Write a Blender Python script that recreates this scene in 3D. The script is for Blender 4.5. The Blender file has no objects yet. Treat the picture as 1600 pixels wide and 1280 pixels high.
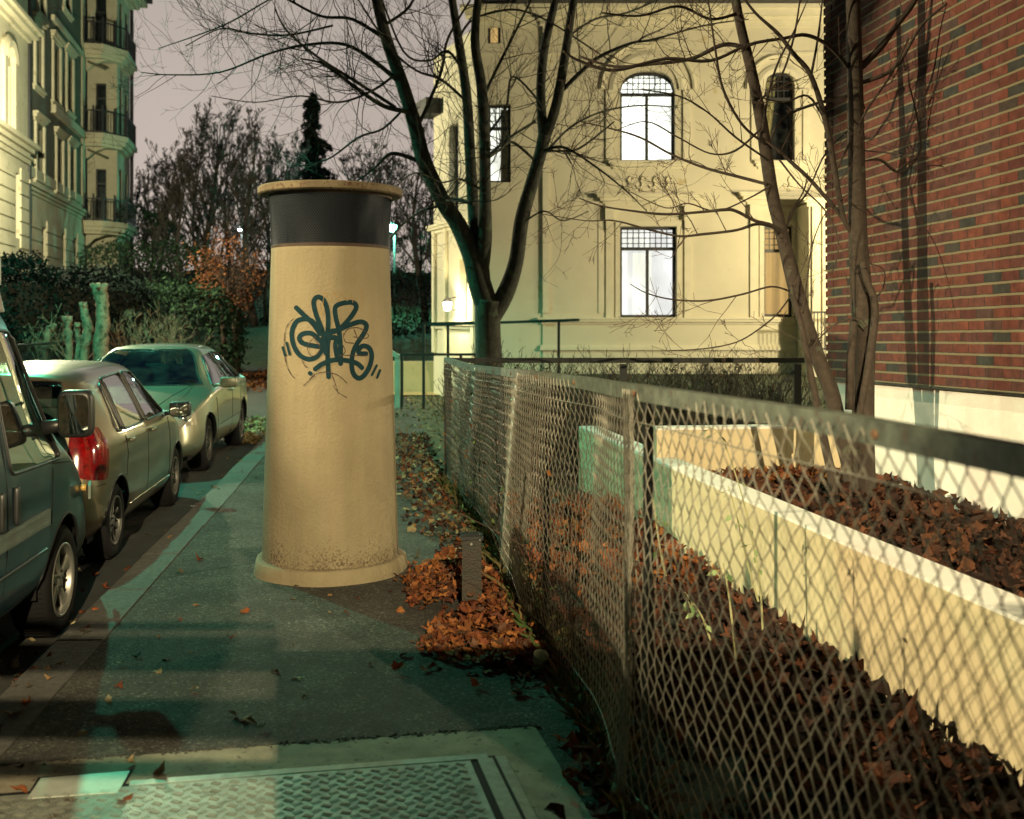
import bpy, math, random
import numpy as np
from mathutils import Vector, Matrix
rnd = random.Random(7)
sc = bpy.context.scene
col = sc.collection
F = 1650.0; HX = 800.0; HY = 500.0; EYE = 1.75      # lens in photo pixels, horizon row, eye height

# ------------------------------------------------------------------ camera, sky, lamps, exposure
cd = bpy.data.cameras.new('camera'); cam = bpy.data.objects.new('camera', cd); col.objects.link(cam)
cam.location = (0, 0, EYE); cam.rotation_euler = (math.radians(90), 0, 0)
cd.sensor_width = 36; cd.lens = 36*F/1600; cd.shift_y = -140/1600
cd.clip_start = 0.05; cd.clip_end = 600
cd.dof.use_dof = True; cd.dof.focus_distance = 7.2; cd.dof.aperture_fstop = 2.6
sc.camera = cam
sc.view_settings.view_transform = 'Standard'; sc.view_settings.look = 'None'
sc.view_settings.exposure = 0.0; sc.view_settings.gamma = 1
w = bpy.data.worlds.new('World'); sc.world = w; w.use_nodes = True
nt = w.node_tree; nt.nodes.clear()
wo = nt.nodes.new('ShaderNodeOutputWorld'); bg = nt.nodes.new('ShaderNodeBackground')
tc = nt.nodes.new('ShaderNodeTexCoord'); sp = nt.nodes.new('ShaderNodeSeparateXYZ'); rp = nt.nodes.new('ShaderNodeValToRGB')
nt.links.new(tc.outputs['Generated'], sp.inputs[0]); nt.links.new(sp.outputs['Z'], rp.inputs[0])
nz = nt.nodes.new('ShaderNodeTexNoise'); nz.inputs['Scale'].default_value = 3.0; nz.inputs['Detail'].default_value = 3
mpw = nt.nodes.new('ShaderNodeMapRange'); mpw.inputs['To Min'].default_value = 0.85; mpw.inputs['To Max'].default_value = 1.12
nt.links.new(tc.outputs['Generated'], nz.inputs['Vector']); nt.links.new(nz.outputs[0], mpw.inputs[0])
vm = nt.nodes.new('ShaderNodeVectorMath'); vm.operation = 'SCALE'
nt.links.new(rp.outputs[0], vm.inputs[0]); nt.links.new(mpw.outputs[0], vm.inputs['Scale'])
els = rp.color_ramp.elements
els[0].position = 0.0; els[0].color = (0.58, 0.485, 0.42, 1)
els[1].position = 1.0; els[1].color = (0.005, 0.016, 0.030, 1)
for p, c in ((0.12, (0.54, 0.455, 0.40)), (0.28, (0.47, 0.405, 0.355)), (0.37, (0.010, 0.026, 0.042))):
    e = els.new(p); e.color = (*c, 1)
mpy = nt.nodes.new('ShaderNodeMapRange'); mpy.inputs['From Min'].default_value = 0.62; mpy.inputs['From Max'].default_value = 0.84   # the town's glow lies ahead; behind the camera the sky is dark
nt.links.new(sp.outputs['Y'], mpy.inputs[0]); mxw = nt.nodes.new('ShaderNodeMix'); mxw.data_type = 'RGBA'
nt.links.new(mpy.outputs[0], mxw.inputs[0]); mxw.inputs[6].default_value = (0.004, 0.013, 0.022, 1); nt.links.new(vm.outputs[0], mxw.inputs[7])
nt.links.new(mxw.outputs[2], bg.inputs[0]); bg.inputs[1].default_value = 1.0
nt.links.new(bg.outputs[0], wo.inputs[0])

def lamp(name, loc, power, colr, r=0.09):
    l = bpy.data.lights.new(name, 'POINT'); l.energy = power; l.color = colr; l.shadow_soft_size = r
    o = bpy.data.objects.new(name, l); o.location = loc; col.objects.link(o); return o
def spot(name, loc, power, colr, ang, r=0.09, blend=0.5):
    l = bpy.data.lights.new(name, 'SPOT'); l.energy = power; l.color = colr; l.shadow_soft_size = r; l.spot_size = math.radians(ang); l.spot_blend = blend
    o = bpy.data.objects.new(name, l); o.location = loc; col.objects.link(o); return o
spot('street_light_mercury', (-7.5, 14.2, 8.0), 4300, (0.14, 1.0, 0.60), 138)
kl = spot('street_light_kerbside', (-10.8, 3.4, 5.7), 10500, (1.0, 0.82, 0.47), 31, 0.07, 0.30)
kl.rotation_euler = (Vector((1.6, 5.3, 1.8))-kl.location).to_track_quat('-Z', 'Y').to_euler()
spot('street_light_sodium', (3.0, -13.4, 8.2), 30000, (1.0, 0.80, 0.46), 155, 0.045, 0.12)
lamp('street_light_junction', (9.0, 14.0, 3.6), 3100, (1.0, 0.86, 0.53), 0.10)
lamp('street_light_avenue', (-11.9, 25.5, 6.8), 6800, (1.0, 0.92, 0.58), 0.12)
lamp('porch_light', (6.9, 18.8, 3.6), 420, (1.0, 0.82, 0.42), 0.12)

# ------------------------------------------------------------------ helpers
def tag(o, label=None, cat=None, group=None, kind=None):
    if label: o['label'] = label
    if cat: o['category'] = cat
    if group: o['group'] = group
    if kind: o['kind'] = kind
    return o
def empty(name, loc, label, cat, group=None, rz=0):
    o = bpy.data.objects.new(name, None); col.objects.link(o); o.location = loc; o.rotation_euler.z = rz
    o.empty_display_size = 0.2
    return tag(o, label, cat, group)
def at(px, py, d):                     # a point seen at photo pixel (px,py) that stands d metres ahead
    return Vector(((px-HX)*d/F, d, EYE+(HY-py)*d/F))
def gr(px, py, z=0.0):                 # the same for a point on level z
    d = F*(EYE-z)/(py-HY); return Vector(((px-HX)*d/F, d, z))

class MB:
    def __init__(s): s.v = []; s.f = []; s.n = 0; s.c = []; s.mi = []
    def add(s, vs, fs, m=0):
        b = s.n; s.v.extend([tuple(p) for p in vs]); s.n += len(vs)
        s.f.extend([tuple(i+b for i in f) for f in fs]); s.mi.extend([m]*len(fs)); return b
    def box(s, c, size, rz=0, rot=None, m=0, taper=1.0):
        sx, sy, sz = [q/2 for q in size]; c = Vector(c)
        R = rot if rot is not None else Matrix.Rotation(rz, 3, 'Z')
        P = [Vector((x*sx*(taper if z > 0 else 1), y*sy*(taper if z > 0 else 1), z*sz)) for z in (-1, 1) for y in (-1, 1) for x in (-1, 1)]
        s.add([c+R@p for p in P], [(0,2,3,1),(4,5,7,6),(0,1,5,4),(2,6,7,3),(0,4,6,2),(1,3,7,5)], m)
    def bar(s, a, b, wid, hei, m=0):       # rectangular bar from a to b
        a = Vector(a); b = Vector(b); d = (b-a); L = d.length
        q = d.to_track_quat('X', 'Z').to_matrix()
        s.box((a+b)/2, (L, wid, hei), rot=q, m=m)
    def tube(s, pts, rad, n=6, cap=True, m=0):
        pts = [Vector(p) for p in pts]; k = len(pts)
        if not hasattr(rad, '__len__'): rad = [rad]*k
        up = Vector((0.13, 0.21, 0.97)); vs = []
        prev = None
        for i, p in enumerate(pts):
            t = (pts[min(i+1, k-1)]-pts[max(i-1, 0)])
            if t.length < 1e-9: t = Vector((0, 0, 1))
            t.normalize()
            if prev is None:
                a = t.cross(up)
                if a.length < 0.1: a = t.cross(Vector((1, 0, 0)))
            else:
                a = prev-t*prev.dot(t)
                if a.length < 1e-6: a = t.cross(up)
            a.normalize(); prev = a; b = t.cross(a)
            for j in range(n):
                an = 2*math.pi*j/n; vs.append(p+(a*math.cos(an)+b*math.sin(an))*rad[i])
        fs = [(i*n+j, i*n+(j+1) % n, (i+1)*n+(j+1) % n, (i+1)*n+j) for i in range(k-1) for j in range(n)]
        if cap: fs += [tuple(range(n-1, -1, -1)), tuple(range((k-1)*n, k*n))]
        s.add(vs, fs, m)
    def lathe(s, prof, c=(0,0,0), n=48, M=None, m=0, closed=False):   # prof: (r, z)
        vs = []; c = Vector(c)
        for r, z in prof:
            for j in range(n):
                a = 2*math.pi*j/n; p = Vector((r*math.cos(a), r*math.sin(a), z))
                vs.append((M@p if M is not None else p)+c)
        k = len(prof)
        fs = [(i*n+j, i*n+(j+1) % n, (i+1)*n+(j+1) % n, (i+1)*n+j) for i in range(k-1) for j in range(n)]
        s.add(vs, fs, m)
    def prism(s, poly, fr, thick, m=0):    # poly in (u,v); fr = (origin, U, V, N)
        o, U, V, N = fr; k = len(poly)
        vs = [o+U*u+V*v for u, v in poly]+[o+U*u+V*v-N*thick for u, v in poly]
        s.add(vs, [tuple(range(k)), tuple(range(2*k-1, k-1, -1))]+[(i, i+k, (i+1) % k+k, (i+1) % k) for i in range(k)], m)
    def build(s, name, mats, parent=None, smooth=False, loc=None, flat_angle=None):
        me = bpy.data.meshes.new(name)
        me.from_pydata(s.v, [], s.f)
        if not isinstance(mats, (list, tuple)): mats = [mats]
        for mm in mats: me.materials.append(mm)
        if len(mats) > 1: me.polygons.foreach_set('material_index', s.mi)
        if smooth: me.polygons.foreach_set('use_smooth', [True]*len(me.polygons))
        if s.c:
            at_ = me.color_attributes.new('tint', 'FLOAT_COLOR', 'POINT')
            at_.data.foreach_set('color', np.array(s.c, dtype=np.float32).ravel())
        me.update()
        o = bpy.data.objects.new(name, me); col.objects.link(o)
        if parent is not None:
            o.parent = parent
            if loc is None: o.matrix_parent_inverse = PM(parent)
        if loc is not None: o.location = loc
        return o
def PM(p):
    if p.parent is not None: return Matrix.Identity(4)      # a part whose mesh is already laid out in world space
    return (Matrix.Translation(p.location) @ p.rotation_euler.to_matrix().to_4x4()).inverted()

# ------------------------------------------------------------------ materials
def mat(name, base, rough=0.8, metal=0.0, var=0.0, scale=8.0, dark=None, bump=0.0, bscale=60.0, bdist=0.02, coat=0.0, spec=0.5, detail=5, spots=None, emis=None, estr=0.0, tint=False):
    m = bpy.data.materials.new(name); m.use_nodes = True; t = m.node_tree; N = t.nodes; L = t.links
    b = N['Principled BSDF']; b.inputs['Base Color'].default_value = (*base, 1)
    b.inputs['Roughness'].default_value = rough; b.inputs['Metallic'].default_value = metal
    b.inputs['Specular IOR Level'].default_value = spec
    if coat: b.inputs['Coat Weight'].default_value = coat; b.inputs['Coat Roughness'].default_value = 0.08
    c = N.new('ShaderNodeTexCoord'); out = None
    if var or dark:
        n = N.new('ShaderNodeTexNoise'); n.inputs['Scale'].default_value = scale; n.inputs['Detail'].default_value = detail
        n.inputs['Roughness'].default_value = 0.65
        L.new(c.outputs['Object'], n.inputs['Vector'])
        r = N.new('ShaderNodeValToRGB'); L.new(n.outputs[0], r.inputs[0])
        d = dark or tuple(q*(1-var) for q in base)
        r.color_ramp.elements[0].position = 0.32; r.color_ramp.elements[0].color = (*d, 1)
        r.color_ramp.elements[1].position = 0.68; r.color_ramp.elements[1].color = (*[min(1, q*(1+var*0.4)) for q in base], 1)
        out = r.outputs[0]
    if spots:      # (colour, scale, threshold)
        n2 = N.new('ShaderNodeTexNoise'); n2.inputs['Scale'].default_value = spots[1]; n2.inputs['Detail'].default_value = 6
        L.new(c.outputs['Object'], n2.inputs['Vector'])
        r2 = N.new('ShaderNodeValToRGB'); L.new(n2.outputs[0], r2.inputs[0])
        r2.color_ramp.elements[0].position = spots[2]; r2.color_ramp.elements[0].color = (0,0,0,1)
        r2.color_ramp.elements[1].position = spots[2]+0.05; r2.color_ramp.elements[1].color = (1,1,1,1)
        mx = N.new('ShaderNodeMix'); mx.data_type = 'RGBA'; L.new(r2.outputs[0], mx.inputs[0])
        if out: L.new(out, mx.inputs[6])
        else: mx.inputs[6].default_value = (*base, 1)
        mx.inputs[7].default_value = (*spots[0], 1); out = mx.outputs[2]
    if tint:
        a = N.new('ShaderNodeAttribute'); a.attribute_name = 'tint'
        if out:
            mx = N.new('ShaderNodeMix'); mx.data_type = 'RGBA'; mx.blend_type = 'MULTIPLY'; mx.inputs[0].default_value = 1
            L.new(out, mx.inputs[6]); L.new(a.outputs[0], mx.inputs[7]); out = mx.outputs[2]
        else: out = a.outputs[0]
    if out: L.new(out, b.inputs['Base Color'])
    if bump:
        n3 = N.new('ShaderNodeTexNoise'); n3.inputs['Scale'].default_value = bscale; n3.inputs['Detail'].default_value = 8
        n3.inputs['Roughness'].default_value = 0.7
        L.new(c.outputs['Object'], n3.inputs['Vector'])
        bm = N.new('ShaderNodeBump'); bm.inputs['Strength'].default_value = bump; bm.inputs['Distance'].default_value = bdist
        L.new(n3.outputs[0], bm.inputs['Height']); L.new(bm.outputs[0], b.inputs['Normal'])
    if emis:
        b.inputs['Emission Color'].default_value = (*emis, 1); b.inputs['Emission Strength'].default_value = estr
    return m
def glass(name, tintc=(0.75, 0.9, 0.85), refl=0.09, rough=0.02, dirt=0.1):
    m = bpy.data.materials.new(name); m.use_nodes = True; t = m.node_tree; N = t.nodes; L = t.links; N.clear()
    o = N.new('ShaderNodeOutputMaterial'); tr = N.new('ShaderNodeBsdfTransparent'); gl = N.new('ShaderNodeBsdfGlossy')
    tr.inputs[0].default_value = (*tintc, 1); gl.inputs['Roughness'].default_value = rough
    fr = N.new('ShaderNodeFresnel'); fr.inputs[0].default_value = 1.5; mx = N.new('ShaderNodeMixShader')
    fm = N.new('ShaderNodeMath'); fm.operation = 'MULTIPLY'; fm.inputs[1].default_value = 0.6; L.new(fr.outputs[0], fm.inputs[0]); L.new(fm.outputs[0], mx.inputs[0]); L.new(tr.outputs[0], mx.inputs[1]); L.new(gl.outputs[0], mx.inputs[2])
    df = N.new('ShaderNodeBsdfDiffuse'); df.inputs[0].default_value = (0.35, 0.35, 0.3, 1)
    n = N.new('ShaderNodeTexNoise'); n.inputs['Scale'].default_value = 5; n.inputs['Detail'].default_value = 8
    c = N.new('ShaderNodeTexCoord'); L.new(c.outputs['Object'], n.inputs['Vector'])
    mr = N.new('ShaderNodeMapRange'); mr.inputs['From Min'].default_value = 0.4; mr.inputs['From Max'].default_value = 0.75; mr.inputs['To Max'].default_value = dirt
    L.new(n.outputs[0], mr.inputs[0])
    m2 = N.new('ShaderNodeMixShader'); L.new(mr.outputs[0], m2.inputs[0]); L.new(mx.outputs[0], m2.inputs[1]); L.new(df.outputs[0], m2.inputs[2])
    L.new(m2.outputs[0], o.inputs[0]); return m
def room_mat(name, colr, strength, sx=2.0, sz=0.7, lo=0.45):
    m = emat(name, colr, strength); t = m.node_tree; b = t.nodes['Principled BSDF']
    c = t.nodes.new('ShaderNodeTexCoord'); mp = t.nodes.new('ShaderNodeMapping'); mp.inputs['Scale'].default_value = (sx, 1, sz)
    n = t.nodes.new('ShaderNodeTexNoise'); n.inputs['Scale'].default_value = 1.3; n.inputs['Detail'].default_value = 4
    r = t.nodes.new('ShaderNodeMapRange'); r.inputs['From Min'].default_value = 0.3; r.inputs['From Max'].default_value = 0.7; r.inputs['To Min'].default_value = strength*lo; r.inputs['To Max'].default_value = strength*1.25
    t.links.new(c.outputs['Object'], mp.inputs[0]); t.links.new(mp.outputs[0], n.inputs['Vector']); t.links.new(n.outputs[0], r.inputs[0]); t.links.new(r.outputs[0], b.inputs['Emission Strength']); return m
def emat(name, colr, strength):
    m = bpy.data.materials.new(name); m.use_nodes = True; b = m.node_tree.nodes['Principled BSDF']
    b.inputs['Base Color'].default_value = (0.8, 0.8, 0.8, 1)
    b.inputs['Emission Color'].default_value = (*colr, 1); b.inputs['Emission Strength'].default_value = strength; return m
def node(t, kind, **kw):
    n = t.nodes.new(kind)
    for k, v in kw.items(): setattr(n, k, v)
    return n

M = {}
M['asphalt'] = mat('asphalt', (0.092, 0.092, 0.080), 0.9, var=0.6, scale=2.2, bump=1.0, bscale=60, bdist=0.07, spots=((0.30,0.28,0.23), 75, 0.64), spec=0.3)
def asphalt(name, base):
    m = mat(name, base, 0.92, var=0.5, scale=1.6, bump=1.0, bscale=70, bdist=0.05); t = m.node_tree; b = t.nodes['Principled BSDF']; src = b.inputs['Base Color'].links[0].from_socket
    c = t.nodes.new('ShaderNodeTexCoord'); v = t.nodes.new('ShaderNodeTexVoronoi'); v.inputs['Scale'].default_value = 95; t.links.new(c.outputs['Object'], v.inputs['Vector'])
    sp_ = t.nodes.new('ShaderNodeSeparateColor'); t.links.new(v.outputs['Color'], sp_.inputs[0])
    r = t.nodes.new('ShaderNodeValToRGB'); t.links.new(sp_.outputs[0], r.inputs[0]); E = r.color_ramp.elements
    E[0].position = 0.0; E[0].color = (0.35, 0.35, 0.35, 1); E[1].position = 1.0; E[1].color = (3.2, 3.1, 2.8, 1)
    for p, q in ((0.5, 0.8), (0.85, 1.2), (0.95, 1.6)): e = E.new(p); e.color = (q, q, q*0.97, 1)
    mx = t.nodes.new('ShaderNodeMix'); mx.data_type = 'RGBA'; mx.blend_type = 'MULTIPLY'; mx.inputs[0].default_value = 1; t.links.new(src, mx.inputs[6]); t.links.new(r.outputs[0], mx.inputs[7])
    # old damp stains and a few paler patches
    n = t.nodes.new('ShaderNodeTexNoise'); n.inputs['Scale'].default_value = 3.7; n.inputs['Detail'].default_value = 9; n.inputs['Roughness'].default_value = 0.75; t.links.new(c.outputs['Object'], n.inputs['Vector'])
    g = t.nodes.new('ShaderNodeMapRange'); g.inputs['From Min'].default_value = 0.35; g.inputs['From Max'].default_value = 0.68; g.inputs['To Min'].default_value = 0.55; g.inputs['To Max'].default_value = 1.35; t.links.new(n.outputs[0], g.inputs[0])
    s_ = t.nodes.new('ShaderNodeVectorMath'); s_.operation = 'SCALE'; t.links.new(mx.outputs[2], s_.inputs[0]); t.links.new(g.outputs[0], s_.inputs['Scale']); t.links.new(s_.outputs[0], b.inputs['Base Color'])
    return m
M['asphalt'] = asphalt('asphalt', (0.092, 0.092, 0.080))
M['road'] = mat('road_asphalt', (0.045, 0.045, 0.042), 0.8, var=0.4, scale=3, bump=0.8, bscale=120, spots=((0.14,0.14,0.12), 160, 0.68))
M['granite'] = mat('granite', (0.10, 0.097, 0.088), 0.85, var=0.45, scale=25, bump=0.7, bscale=90)
M['soil'] = mat('soil', (0.045, 0.034, 0.022), 0.95, var=0.6, scale=12, bump=1.0, bscale=50)
M['lawn'] = mat('lawn', (0.04, 0.055, 0.022), 0.95, var=0.6, scale=5, bump=1.0, bscale=40, spots=((0.12,0.075,0.03), 14, 0.58))
M['concrete'] = mat('concrete', (0.26, 0.235, 0.17), 0.9, var=0.4, scale=6, bump=0.5, bscale=60, spots=((0.11,0.095,0.07), 30, 0.62))
M['cream_render'] = mat('cream_render', (0.60, 0.51, 0.33), 0.9, var=0.12, scale=2.5, bump=0.18, bscale=60, spots=((0.5,0.43,0.28), 9, 0.66))
M['white_paint'] = mat('white_paint', (0.80, 0.78, 0.74), 0.8, var=0.08, scale=7, bump=0.15, bscale=60, spots=((0.5,0.47,0.40), 24, 0.70))
M['house_wall'] = mat('house_wall', (0.63, 0.58, 0.44), 0.9, var=0.10, scale=0.9, bump=0.12, bscale=30, spots=((0.50,0.42,0.25), 2.3, 0.68))
M['house_trim'] = mat('house_trim', (0.68, 0.63, 0.48), 0.85, var=0.12, scale=3, bump=0.1, bscale=30)
M['roof_dark'] = mat('roof_dark', (0.05, 0.05, 0.055), 0.6, var=0.4, scale=4)
M['frame_dark'] = mat('frame_dark', (0.018, 0.018, 0.02), 0.55)
M['steel_dark'] = mat('steel_dark', (0.014, 0.018, 0.018), 0.55, metal=0.2, var=0.5, scale=30, bump=0.2, bscale=90)
M['steel_grey'] = mat('steel_grey', (0.10, 0.12, 0.095), 0.65, metal=0.25, var=0.65, scale=18, bump=0.35, bscale=120, spots=((0.07,0.055,0.04), 26, 0.60))
M['wire'] = mat('galvanised_wire', (0.25, 0.24, 0.20), 0.5, metal=0.4, var=0.4, scale=30)
M['tread'] = mat('tread_plate', (0.27, 0.29, 0.25), 0.55, metal=0.4, var=0.45, scale=9, bump=0.2, bscale=150, spots=((0.12,0.10,0.07), 14, 0.60))
M['tread_bar'] = mat('tread_bar', (0.30, 0.32, 0.27), 0.45, metal=0.5, var=0.3, scale=25)
M['rubber'] = mat('rubber', (0.010, 0.010, 0.011), 0.85, spec=0.15)
M['black_plastic'] = mat('black_plastic', (0.014, 0.015, 0.016), 0.42)
M['interior'] = mat('interior_trim', (0.030, 0.033, 0.033), 0.85)
M['seat_cloth'] = mat('seat_cloth', (0.05, 0.055, 0.055), 0.95, var=0.2, scale=60)
M['rim'] = mat('alloy', (0.34, 0.34, 0.32), 0.42, metal=0.8, var=0.15, scale=12)
M['chrome'] = mat('chrome', (0.7, 0.7, 0.7), 0.12, metal=1.0)
M['mirror'] = mat('mirror_glass', (0.75, 0.85, 0.82), 0.03, metal=1.0)
M['carglass'] = glass('car_glass', (0.55, 0.74, 0.66), dirt=0.06)
M['winglass'] = glass('window_glass', (0.9, 0.93, 0.92), dirt=0.03)
M['van_paint'] = mat('van_paint', (0.006, 0.034, 0.048), 0.38, metal=0.1, var=0.15, scale=3, coat=0.45, spots=((0.018,0.045,0.05), 7, 0.60))
M['swift_paint'] = mat('hatchback_paint', (0.17, 0.14, 0.09), 0.34, metal=0.6, var=0.08, scale=4, coat=0.8)
M['sedan_paint'] = mat('sedan_paint', (0.28, 0.275, 0.20), 0.34, metal=0.6, var=0.06, scale=4, coat=0.8)
M['red_lens'] = mat('red_lens', (0.20, 0.003, 0.004), 0.12, var=0.7, scale=22, coat=1.0)
M['clear_lens'] = mat('clear_lens', (0.55, 0.52, 0.44), 0.1, metal=0.5, coat=1.0)
M['amber'] = mat('amber_lens', (0.5, 0.3, 0.08), 0.15, coat=1.0)
M['bark'] = mat('bark', (0.042, 0.044, 0.030), 0.9, var=0.5, scale=14, bump=0.8, bscale=50, spots=((0.06,0.075,0.04), 7, 0.60))
M['bark_smooth'] = mat('bark_smooth', (0.048, 0.034, 0.025), 0.8, var=0.45, scale=20, bump=0.55, bscale=90, spots=((0.07,0.075,0.05), 9, 0.62))
M['twig'] = mat('twig', (0.055, 0.032, 0.022), 0.8, var=0.3, scale=20)
M['twig_dark'] = mat('twig_dark', (0.032, 0.028, 0.020), 0.9, var=0.3, scale=10)
M['rim_dark'] = mat('dark_wheel_cover', (0.10, 0.10, 0.095), 0.5, metal=0.4)
M['stump'] = mat('stump_wood', (0.38, 0.24, 0.16), 0.9, var=0.6, scale=11, bump=1.0, bscale=22, spots=((0.10,0.085,0.05), 9, 0.57))
M['leaf'] = mat('dead_leaf', (1, 1, 1), 0.8, spec=0.2, var=0.35, scale=35, tint=True, bump=0.3, bscale=80)
M['green_leaf'] = mat('green_leaf', (1, 1, 1), 0.9, spec=0.08, var=0.3, scale=12, tint=True)
M['graffiti'] = mat('spray_paint', (0.010, 0.030, 0.038), 0.95, spec=0.05, var=0.25, scale=30)
M['marker'] = mat('marker_ink', (0.035, 0.020, 0.016), 0.8)
M['ochre_marker'] = mat('ochre_marker', (0.24, 0.155, 0.05), 0.8)
M['lit_white'] = room_mat('lit_room', (1.0, 0.97, 0.88), 2.0)
M['lit_lav'] = room_mat('lit_blind', (0.95, 0.90, 0.90), 1.15, 1.5, 0.8, 0.7)
M['lit_warm'] = room_mat('lit_curtain', (0.90, 0.52, 0.17), 0.75, 7, 0.12)
M['dark_room'] = mat('dark_room', (0.015, 0.018, 0.024), 0.2)
M['curtain'] = mat('curtain', (0.55, 0.46, 0.26), 0.9, var=0.2, scale=6)
M['cup'] = mat('plastic_cup', (0.35, 0.42, 0.28), 0.35)
# ------------------------------------------------------------------ ground, road, kerb, pavement
K0 = Vector((-2.41, 4.97)); KD = Vector((-0.121, 1.0))
def kx(y): # road side of the kerb
    b = 0.0 if y < 12 else -0.0006*(y-12)**2
    return K0.x-0.121*(y-K0.y)+b
def strip(name, ys, fl, fr_, z, m, kind='structure', jitter=0.0, nx=1, skirt=0.0):
    mb = MB(); vs = []; fs = []
    for i, y in enumerate(ys):
        for j in range(nx+1):
            x = fl(y)+(fr_(y)-fl(y))*j/nx
            zz = z(x, y) if callable(z) else z
            vs.append((x, y, zz))
    for i in range(len(ys)-1):
        for j in range(nx):
            a = i*(nx+1)+j; fs.append((a, a+1, a+nx+2, a+nx+1))
    mb.add(vs, fs)
    o = mb.build(name, m); tag(o, kind=kind); return o
def frange(a, b, s):
    r = []; x = a
    while x < b+1e-6: r.append(x); x += s
    return r
def hill(x, y):
    h = -0.16
    if y > 34: h += min(3.6, 0.09*(y-34))
    if x > 2 and y > 11.5: h += min(0.75, 0.18*(y-11.5))*min(1, (x-2)/2)
    return h
ys = frange(-12, 30, 2)+frange(33, 120, 3)
g = strip('ground', ys, lambda y: -90, lambda y: 90, hill, M['lawn'], nx=60)
strip('road', frange(-12, 40, 2), lambda y: kx(y)-7.4, lambda y: kx(y)+0.02, lambda x, y: -0.13+(0.0 if y < 34 else 0.08*(y-34)), M['road'], nx=2)
# far road surface where the street bends right
strip('side_road', frange(24, 33.5, 1), lambda y: kx(y)+0.02, lambda y: 1.5, lambda x, y: -0.126, M['asphalt'], nx=3)
def fence_x(y):
    P = [(-1.0, 1.15), (1.2, 0.97), (1.84, 0.89), (2.54, 0.77), (3.67, 0.445), (4.12, 0.40), (4.68, 0.35), (5.84, 0.138), (7.2, -0.02), (9.6, -0.36), (11.3, -0.705)]
    for (a, xa), (b, xb) in zip(P, P[1:]):
        if y <= b: return xa+(xb-xa)*(y-a)/(b-a)
    return P[-1][1]
def pav_r(y):
    if y < 11.3: return fence_x(y)+0.05
    return -0.705-0.125*(y-11.3)
strip('pavement', frange(-8, 24, 0.4), lambda y: kx(y)+0.28, pav_r, 0.0, M['asphalt'], nx=6)
mb = MB()   # granite kerbstones, each about a metre long with a joint
y = -6.0
while y < 24:
    L = 1.0+rnd.uniform(-0.1, 0.15); a = Vector((kx(y+0.006), y+0.006)); b = Vector((kx(y+L-0.006), y+L-0.006))
    dz = rnd.uniform(-0.004, 0.006); o = rnd.uniform(-0.006, 0.006)
    for (p, q) in ((a, b),):
        x0, x1 = 0.0+o, 0.275+o
        vs = [(p.x+x0+0.03, p.y, 0.006+dz), (p.x+x1, p.y, 0.008+dz), (q.x+x1, q.y, 0.008+dz), (q.x+x0+0.03, q.y, 0.006+dz),
              (p.x+x0, p.y, -0.02+dz), (q.x+x0, q.y, -0.02+dz), (p.x+x0, p.y, -0.2), (q.x+x0, q.y, -0.2), (p.x+x1, p.y, -0.05), (q.x+x1, q.y, -0.05)]
        mb.add(vs, [(0,1,2,3), (4,0,3,5), (6,4,5,7), (0,4,6,8,1), (3,2,9,7,5), (1,8,9,2)])
    y += L
tag(mb.build('kerb', M['granite']), kind='structure')
# garden soil right of the pavement: flat by the fence, a raised bed behind the low wall
LW0 = Vector((1.09, 8.56)); LW1 = Vector((1.815, 4.22)); LWD = (LW1-LW0)/(LW1-LW0).length
def lw_x(y): return LW0.x+(LW1.x-LW0.x)*(y-LW0.y)/(LW1.y-LW0.y)
def bed_z(x, y):
    if y < 8.35 and x > lw_x(y)+0.12:
        m_ = 0.42+0.10*math.exp(-((x-2.3)**2+(y-7.4)**2)/1.2)-0.03*(6-y if y < 6 else 0)
        return m_
    if y > 11.5: return 0.02
    # leaf litter banked against the low wall
    return 0.0+0.02*math.sin(3*x+2*y)
strip('garden_soil', frange(0.0, 11.4, 0.2), lambda y: fence_x(y)+0.04, lambda y: lw_x(y)+0.06 if y < 8.4 else 3.6, lambda x, y: 0.012+0.015*math.sin(5*x+2*y)*math.sin(3*y), M['soil'], nx=8)
strip('bed_soil', frange(0.0, 8.4, 0.2), lambda y: lw_x(y)+0.10, lambda y: 3.75, lambda x, y: bed_z(x, y)+0.012*math.sin(13*x)*math.sin(11*y), M['soil'], nx=10)
strip('verge', frange(11.3, 30, 0.6), lambda y: pav_r(y)-0.02, lambda y: 6.0, lambda x, y: 0.006+(min(0.62, 0.2*max(0, y-12.5))*min(1, max(0, x+0.2)/1.5)), M['lawn'], nx=14)
strip('lit_path', frange(24.2, 27, 0.7), lambda y: -5.0, lambda y: 0.5, lambda x, y: 0.03, mat('gravel', (0.42, 0.33, 0.16), 0.9, var=0.3, scale=6, bump=0.5), nx=2)

# ------------------------------------------------------------------ low wall, cross wall, brick building
def wall_thing(name, a, b, z0, z1, th, label, body, cap):
    a = Vector((a[0], a[1], 0)); b = Vector((b[0], b[1], 0)); d = (b-a).normalized(); n = Vector((-d.y, d.x, 0))
    t = empty(name, (a.x, a.y, 0), label, 'wall')
    mb = MB(); k = 24; vs = []
    for i in range(k+1):
        p = a+(b-a)*i/k
        for (o, z) in ((0, z0), (0, z1-0.02), (th, z1-0.02), (th, z0)): vs.append(p+n*o+Vector((0, 0, z)))
    fs = [(i*4+j, i*4+4+j, i*4+5+j, i*4+1+j) for i in range(k) for j in range(3)]+[(0,1,2,3), (k*4+3, k*4+2, k*4+1, k*4)]
    mb.add(vs, fs); mb.build('wall_body', body, t)
    mb = MB(); c = (a+b)/2+n*(th/2)+Vector((0, 0, z1-0.0095)); ang = math.atan2(d.y, d.x)
    mb.box(c, ((b-a).length+0.004, th+0.006, 0.019), ang); mb.build('wall_top', cap, t)
    return t
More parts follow.
